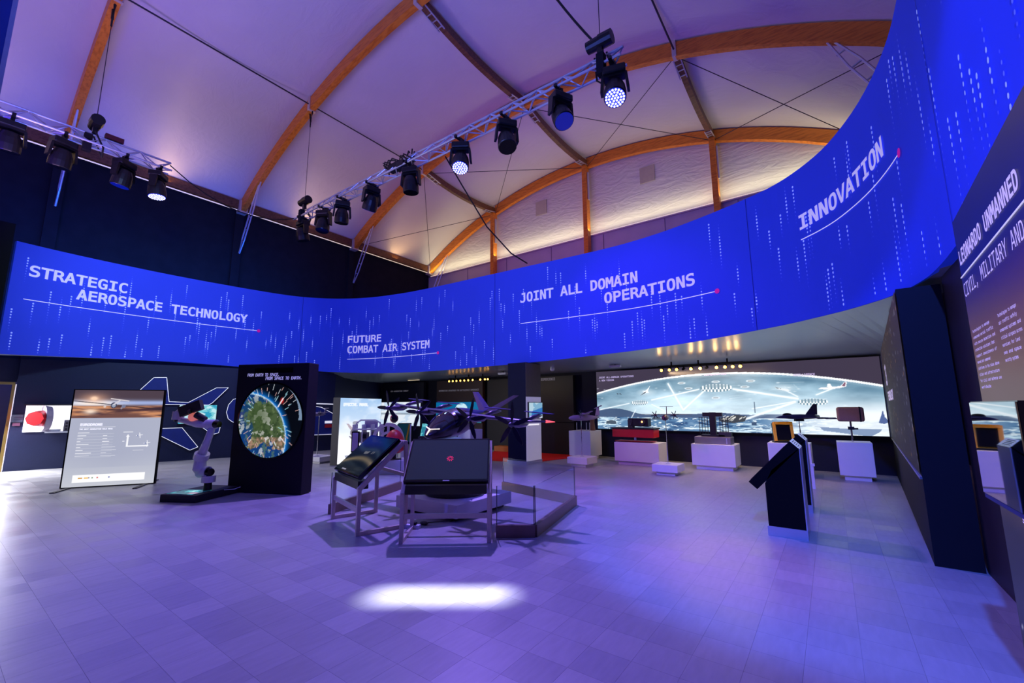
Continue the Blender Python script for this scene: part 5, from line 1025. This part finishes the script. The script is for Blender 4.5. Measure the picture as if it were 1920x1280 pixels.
zT, zM, zL = zat(690, 785, (x, y)), zat(690, 802, (x, y)), zat(690, 826, (x, y))
for q in (-25, -8, 8, 24): MB().box((q*s_, 0, zT/2-.05), (.025, .3, zT-.1)).part('upright', M_white, t)
for z_, ww in ((zM, 52), (zL, 52), (.25, 52)): MB().box((0, 0, z_), (ww*s_, .32, .03)).part('shelf_board', M_white, t)
m_ = MB(); m_.tube([(-25*s_, 0, zM), (-23*s_, 0, zT-.07), (-15*s_, 0, zT), (12*s_, 0, zT), (20*s_, 0, zT-.06), (25*s_, 0, zM)], .02, 6); m_.part('top_arch', M_white, t)
MB().box((2*s_, .1, (zT+zM)/2), (24*s_, .02, (zT-zM)*.8)).part('back_panel', mat('lilac_back', (170, 150, 200), .6), t)
for q, lab in ((-18, 'grey module on the left of the white shelving'), (-4, 'dark slotted module in the middle of the white shelving'), (12, 'dark module on the right of the white shelving')):
    c = Matrix.Rotation(R(36), 3, 'Z') @ Vector((q*s_, -.05, 0)); tt_ = thing('electronics_box', lab, 'electronics', (x+c.x, y+c.y, zL+.015), R(36)); MB().box((0, 0, .11), (.13, .16, .22)).part('housing', M_plinthw, tt_); MB().box((0, -.083, .13), (.09, .01, .10)).part('vents', M_blackp, tt_)
x, y = xy(666, 9.3); t = thing('small_sign_stand', 'small white sign with a dark frame in front of the lightbox', 'sign', (x, y, 0), R(36)); z0_, z1_ = zat(666, 845, (x, y)), zat(666, 806, (x, y)); MB().box((0, 0, (z0_+z1_)/2), (.16, .03, z1_-z0_)).part('frame', M_black, t); MB().box((0, -.018, (z0_+z1_)/2), (.12, .006, z1_-z0_-.05)).part('sign_face', mat('lilac_white', (205, 190, 220), .5), t); MB().box((0, 0, z0_/2), (.04, .03, z0_)).part('post_shaft', M_black, t); MB().box((0, 0, .01), (.2, .2, .02)).part('foot', M_black, t)
x, y = xy(757, 10.9); t = thing('slanted_display_table', 'dark slanted screen with an orange side edge right of the red dome', 'display stand', (x, y, 0), R(36)); s_ = 10.9/807; z0_, z1_ = zat(757, 826, (x, y)), zat(757, 793, (x, y))
MB().prism([(-13*s_, z1_), (12*s_, z1_), (12*s_, z0_), (-13*s_, z0_)][::-1], (0, .03, 0), (1, 0, 0), (0, 0, 1), .04).part('screen', mat('teal_dark_screen', (10, 60, 66), .2, emit=.15, ergb=(10, 90, 100)), t); MB().bar((4*s_, -.04, z0_-.02), (10*s_, -.04, z1_), .05, .03).part('orange_edge', M_orange, t); MB().bar((12*s_, -.04, 0), (12*s_, -.04, z1_), .03).part('leg', M_white, t); MB().bar((-12*s_, .03, 0), (-12*s_, .03, z0_), .03).part('leg', M_alu, t); MB().bar((-12*s_, .04, z1_+.01), (12*s_, .04, z1_+.01), .03).part('top_rail', M_blackp, t)
x, y = xy(806, 10.0); t = thing('teal_screen_desk', 'small desk with a slanted teal screen left of the model nose', 'desk', (x, y, 0), R(30)); s_ = 10/807; z0_, z1_ = zat(806, 815, (x, y)), zat(806, 794, (x, y))
cv = Cv(0, .42, 40, 0, .30, 30, (40, 130, 150)); cv.fill(cv.noise(9, 16, 5) > .52, (120, 210, 215), .8); cv.build('screen', (-.20, -.12, z0_), (1, 0, 0), (0, .45, .89), M_scr, t); MB().box((0, .0, z0_-.03), (.46, .34, .05)).part('desk_top', M_char, t)
for sx in (-.19, .19):
    for sy in (-.13, .13): MB().box((sx, sy, (z0_-.055)/2), (.025, .025, z0_-.055)).part('leg', M_chrome, t)
for q, lab in ((832, 'left'), (841, 'middle'), (852, 'right')):
    x, y = xy(q, 10.4); t = thing('chrome_stanchion', 'chrome post visible below the aircraft model belly, %s of three' % lab, 'post', (x, y, 0)); m_ = MB(); m_.cyl((0, 0, .02), (0, 0, zat(q, 821, (x, y))), .02); m_.part('tube', M_chrome, t); m_ = MB(); m_.cyl((0, 0, 0), (0, 0, .02), .12); m_.part('foot_disc', M_chrome, t)
x, y = xy(884, 10.8); t, _, _ = plinth((x-.32, y-.20), (x+.12, y-.20), (x+.12, y+.25), zat(884, 804, (x, y)), 'tall pale plinth seen behind the right side of the aircraft model'); z_ = zat(884, 804, (x, y))
t = thing('brass_engine_model', 'small dark brass mechanism on the plinth behind the model', 'model', (x-.1, y, z_)); m_ = MB(); m_.cyl((-.12, 0, .09), (.12, 0, .09), .06, .045, 14); m_.part('barrel', mat('dark_brass', (110, 74, 36), .35, .8), t); m_ = MB(); m_.box((0, 0, .02), (.16, .08, .04)); m_.part('cradle', M_blackp, t)
for k in range(5): m_ = MB(); m_.cyl((-.10+.05*k, 0, .09), (-.09+.05*k, 0, .09), .075, .075, 14); m_.part('fin_ring', M_blackp, t)

# ---- lamps on tracks, small ceiling fittings
def track(name_lab, x0, x1, Y, z, n, drop, r, glow, skip=()):
    t = thing('lighting_track', name_lab, 'track light', (x0, Y, z)); MB().box(((x1-x0)/2, 0, .0), (x1-x0+.1, .035, .03)).part('rail', M_black, t)
    for q in (.15, .5, .85): MB().box(((x1-x0)*q, 0, .05), (.03, .03, .10)).part('hanger', M_black, t)
    for i in range(n):
        x = (x1-x0)*(i+.3*rng.random())/(n-1) if i < n-1 else x1-x0
        s_ = MB(); s_.cyl((x, 0, -.02), (x, 0, -drop), .012); s_.cyl((x, .06, -drop), (x, -.05, -drop-.03), r, r, 12); h = s_.part('spot_head', M_black, t)
        if i in skip: continue
        m_ = MB(); m_.sph((x, -.055, -drop-.032), (r*1.15, .02, r*1.15), 12, 8); m_.part('lens', M_lamp, h)
a, b = atY(1238, 691, 10.9), atY(1388, 686, 10.9); track('row of amber spotlights on a black rail above the mural', a[0], b[0], 10.9, 2.40, 11, .07, .030, True, (3, 6))
a, b = atY(843, 712, 10.6), atY(916, 709, 10.6); track('distant row of amber spotlights above the brown wall panel', a[0], b[0], 10.6, 2.38, 11, .06, .026, True, (7,))
for q in (1240, 1300, 1318, 1345, 1370, 1385):
    p = atY(q, 688, 10.85); light('soffit_streak', 'SPOT', (p[0], 10.7, 2.30), (p[0], 10.0, 2.5), 2.2, (1.0, .58, .18), spot_size=R(50), spot_blend=.8, shadow_soft_size=.02)  # upward spots added to draw the lamp streaks on the soffit
light('track_down', 'AREA', (-2.4, 10.7, 2.3), (-2.0, 11.2, 0), 44, (1.0, .68, .40), shape='RECTANGLE', size=2.6, size_y=.1)
light('track_down_b', 'AREA', (-7.8, 10.4, 2.3), (-7.8, 11.0, 0), 9.5, (1.00, 0.64, 0.24), shape='RECTANGLE', size=2.0, size_y=.1)
for (px_, py_, Y, lab, kind) in ((1153, 688, 10.9, 'white emergency light on the soffit left of the amber spotlights', 'e'), (942, 700, 10.5, 'small white emergency light above the column left edge', 'e'), (1035, 693, 10.4, 'round white smoke detector right of the column', 'd'), (775, 711, 11.2, 'thin warm light strip above the slate wall panel', 's')):
    p = atY(px_, py_, Y); t = thing('emergency_light' if kind == 'e' else 'smoke_detector' if kind == 'd' else 'light_strip', lab, 'ceiling fitting', (p[0], Y, p[2]))
    if kind == 'e': MB().box((0, 0, 0), (.30, .10, .05)).part('housing', M_white, t); MB().box((0, 0, -.03), (.26, .07, .012)).part('diffuser', mat('pale_diffuser', (200, 200, 210), .4), t); MB().box((0, 0, .06), (.04, .04, .08)).part('ceiling_mount', M_char, t)
    elif kind == 'd': m_ = MB(); m_.lathe([(.03, -.05), (.06, -.02), (.065, .02), (.04, .1)], n=16); m_.part('housing', M_white, t); m_ = MB(); m_.cyl((0, 0, .08), (0, 0, .14), .04); m_.part('ceiling_mount', M_white, t)
    else: MB().box((0, 0, 0), (.62, .05, .02)).part('strip_lens', M_ledstrip, t); MB().box((0, 0, .05), (.66, .06, .08)).part('housing', M_black, t)

# ================================================================== lighting trusses and lamps
def truss(name, lab, a, b, side=.30):
    a, b = Vector(a), Vector(b); d = (b-a); L = d.length; d.normalize(); sx = d.cross(Vector((0, 0, 1))).normalized(); h = side*.866
    t = thing(name, lab, 'truss', (a+b)/2); c = (a+b)/2
    off = [sx*(-side/2)-Vector((0, 0, h*.4)), sx*(side/2)-Vector((0, 0, h*.4)), Vector((0, 0, h*.6))]
    for k, o_ in enumerate(off):
        m_ = MB(); m_.cyl(a-c+o_, b-c+o_, .026, .026, 10); m_.part('chord', M_alu, t)
    n = int(L/.30); tpl = {}
    for f, (p, q) in enumerate(((0, 2), (1, 2), (0, 1))):
        for i in range(n):
            s0, s1 = (p, q) if i % 2 == 0 else (q, p); base = a-c+d*(L*i/n); v0 = off[s0]; v1 = off[s1]+d*(L/n)
            key = (f, i % 2)
            if key not in tpl:
                m_ = MB(); m_.cyl(v0, v1, .015, .015, 6); tpl[key] = m_.mesh('brace', M_alu)
            o = bpy.data.objects.new('brace', tpl[key]); COL.objects.link(o); o.parent = t; o.location = base
    return t
TZ = 7.67
tr = truss('lighting_truss', 'long aluminium lighting truss crossing the middle under the roof', (-13.75, 6.74, TZ), (-2.42, 6.74, TZ))
truss('lighting_truss', 'shorter aluminium lighting truss at the upper left', (-13.5, -2.2, TZ), (-13.5, 3.19, TZ))
def hoist(x, y, lab, ztop):
    t = thing('chain_hoist', lab, 'hoist', (x, y, TZ+.35))
    m_ = MB(); m_.cyl((-.26, 0, .12), (.0, 0, .12), .11, .12, 14); m_.cyl((0, 0, .12), (.24, 0, .12), .135, .13, 14); m_.part('motor_body', M_blackp, t)
    MB().box((0, 0, -.06), (.10, .09, .20)).part('hook_block', M_blackp, t)
    m_ = MB(); m_.tube([(-.12, 0, -.15), (-.16, .16, -.5), (.0, .18, -.66), (.16, .16, -.5), (.12, 0, -.15)], .02); m_.part('sling', M_cable, t); m_ = MB(); m_.box((.05, -.1, -.45), (.14, .14, .42)); m_.part('chain_bag', M_soft, t)
    m_ = MB(); m_.cyl((0, 0, .24), (0, 0, ztop-TZ-.35-.3), .008, .008, 6); m_.part('lifting_wire', M_wire, t)
    zt = ztop-TZ-.35; m_ = MB(); m_.tube([(-.10, 0, zt+.5), (-.08, 0, zt+.1), (0, 0, zt-.25), (.08, 0, zt+.1), (.10, 0, zt+.5)], .03); m_.cyl((0, 0, zt-.45), (0, 0, zt-.22), .02); m_.part('top_shackle', M_blackp, t)
hoist(-13.35, 6.72, 'black chain hoist on the left end of the long truss', arc(-13.35)-.55)
hoist(-2.85, 6.72, 'black chain hoist on the right end of the long truss', arc(-2.85)-.55)
hoist(-13.5, 1.70, 'black chain hoist on the short left truss', arc(-13.5)-.55)
def wash(x, y, lab, tilt=0, pan=0, lit=False, ztop=TZ-.18, tint=None, axis=0):
    t = thing('moving_head_light', lab, 'stage light', (x, y, ztop), pan)
    t.scale = (1.2, 1.2, 1.2); bevel(MB().box((0, 0, -.10), (.34, .24, .12)).part('base_housing', M_blackp, t), .02, 2); MB().box((0, 0, .01), (.05, .10, .12)).part('clamp', M_blackp, t)
    MB().box((0, 0, .055), (.05, .34, .05), rz=-pan+axis).part('clamp_bar', M_blackp, t)
    m_ = MB()
    for s in (-1, 1):
        m_.loft([[(s*.17-.02, -.07, -.16), (s*.17+.02, -.07, -.16), (s*.17+.02, .07, -.16), (s*.17-.02, .07, -.16)], [(s*.195-.02, -.06, -.42), (s*.195+.02, -.06, -.42), (s*.195+.02, .06, -.42), (s*.195-.02, .06, -.42)]])
    m_.box((0, 0, -.17), (.36, .14, .04)); m_.part('yoke', M_blackp, t)
    M = Matrix.Rotation(tilt, 3, 'X'); c = Vector((0, 0, -.38)); rings = []
    for z, r in ((.16, .06), (.14, .11), (.04, .15), (-.08, .165), (-.19, .165), (-.20, .155)):
        rings.append([c+M @ Vector((r*cos(2*pi*i/20), r*sin(2*pi*i/20), z)) for i in range(20)])
    m_ = MB(); m_.loft(rings); hd = m_.part('lamp_head', M_blackp, t, smooth=False)
    if tint is None: tint = M_gloss
    m_ = MB(); m_.loft([[c+M @ Vector((r*cos(2*pi*i/20), r*sin(2*pi*i/20), z)) for i in range(20)] for z, r in ((-.201, .15), (-.206, .148))]); m_.part('lens_plate', M_glow_b if lit else tint, hd)
    if lit:
        m_ = MB()
        for rr2, nn in ((0, 1), (.045, 6), (.088, 12), (.128, 18)):
            for i in range(nn):
                a_ = 2*pi*i/nn; q = Vector((rr2*cos(a_), rr2*sin(a_), -.209)); m_.cyl(c+M @ q, c+M @ (q+Vector((0, 0, -.003))), .0165, .0165, 8)
        m_.part('led_cells', M_led, hd)
M_glow_b = mat('blue_lens_glow', (30, 50, 220), .3, emit=.8, ergb=(40, 60, 235)); M_bl = mat('dim_blue_lens', (10, 20, 80), .2, emit=.5, ergb=(10, 30, 190))
HX = [(568, 440, 'lamp below the left end of the long truss, under the hoist', R(15), 0, False), (608, 417, 'second lamp from the left end of the long truss', R(-8), .5, False), (643, 402, 'third lamp from the left on the long truss', R(10), 1.1, False),
      (698, 380, 'narrow turned lamp with blue rim, fourth on the long truss', R(30), 1.4, False), (773, 340, 'dark lamp under the cable tangle of the long truss', R(5), .4, False), (867, 300, 'brightly lit white lamp in the middle of the long truss', R(-20), .6, True),
      (953, 253, 'dark lamp right of the lit lamp on the long truss', R(-20), .9, False), (1055, 203, 'dark lamp with blue lens near the right end of the long truss', R(-28), 1.1, False), (1157, 160, 'large lit lamp with blue body hanging at the right end of the truss', R(-22), .3, True)]
for k, (px_, py_, lab, ti, pa, lit) in enumerate(HX):
    p = atY(px_, py_, 6.74); wash(p[0], 6.74, 'black stage '+lab, ti, pa, lit, ztop=TZ-.17, tint=M_bl if k in (3, 7) else None)
for k, (px_, py_, lab, lit) in enumerate(((22, 245, 'stage lamp cut by the left picture edge on the short truss', False), (120, 277, 'dark stage lamp second from the left edge on the short truss', False), (235, 313, 'stage lamp with blue lens below the short truss', False), (298, 337, 'lit white stage lamp at the right end of the short truss', True))):
    p = atX(px_, py_, -13.5); wash(-13.5, p[1], lab, R(12) if not lit else R(-6), R(90)+.3*k, lit, tint=M_bl if k == 2 else None, axis=R(90))
# cable runs on and between the trusses
wire((-13.4, 3.15, TZ+.05), (-13.7, 6.74, TZ), .014, 'black cable linking the short truss to the long truss', 'power_cable', M_cable, .55)
p = atY(1048, 2, 6.74); wire((-2.95, 6.70, TZ+.5), (p[0]-.4, 6.0, p[2]+.9), .022, 'thick black cable rising left from the right hoist to the top edge', 'power_cable', M_cable, .12)
a = atY(838, 292, 6.74); b = band(13.9, 5.22, -.05); m_ = [Vector(a), Vector(atY(868, 345, 7.4)), Vector(atY(915, 425, 8.2)), Vector(atY(960, 475, 8.9)), Vector(atY(990, 494, 9.35))]
tag(MB().tube(m_, .018, 6).part('hanging_cable', M_cable), 'black cable drooping from the truss down behind the blue banner', 'cable')
t = thing('cable_tangle', 'tangle of black cables lying on the middle of the long truss', 'cable', (atY(748, 315, 6.74)[0], 6.74, TZ)); m_ = MB()
for i in range(7):
    a_ = random.random()*6; pts = [(-.5+.14*k+.08*random.random(), .14*sin(a_+k*.9), .10+.13*cos(a_*1.3+k*1.1)) for k in range(9)]; m_.tube(pts, .018, 5)
m_.box((-.1, .0, .05), (.4, .2, .16)); m_.part('cable_coils', M_cable, t); MB().box((.3, -.1, -.05), (.25, .16, .14)).part('distribution_box', M_blackp, t)
t = thing('dimmer_box', 'small reddish electrical box on top of the short left truss', 'electronics', (-13.5, 2.05, TZ+.18)); MB().box((0, 0, .06), (.14, .34, .11)).part('housing', mat('maroon_box', (80, 24, 34), .5), t); MB().box((0, 0, .0), (.1, .28, .02)).part('bracket', M_blackp, t)
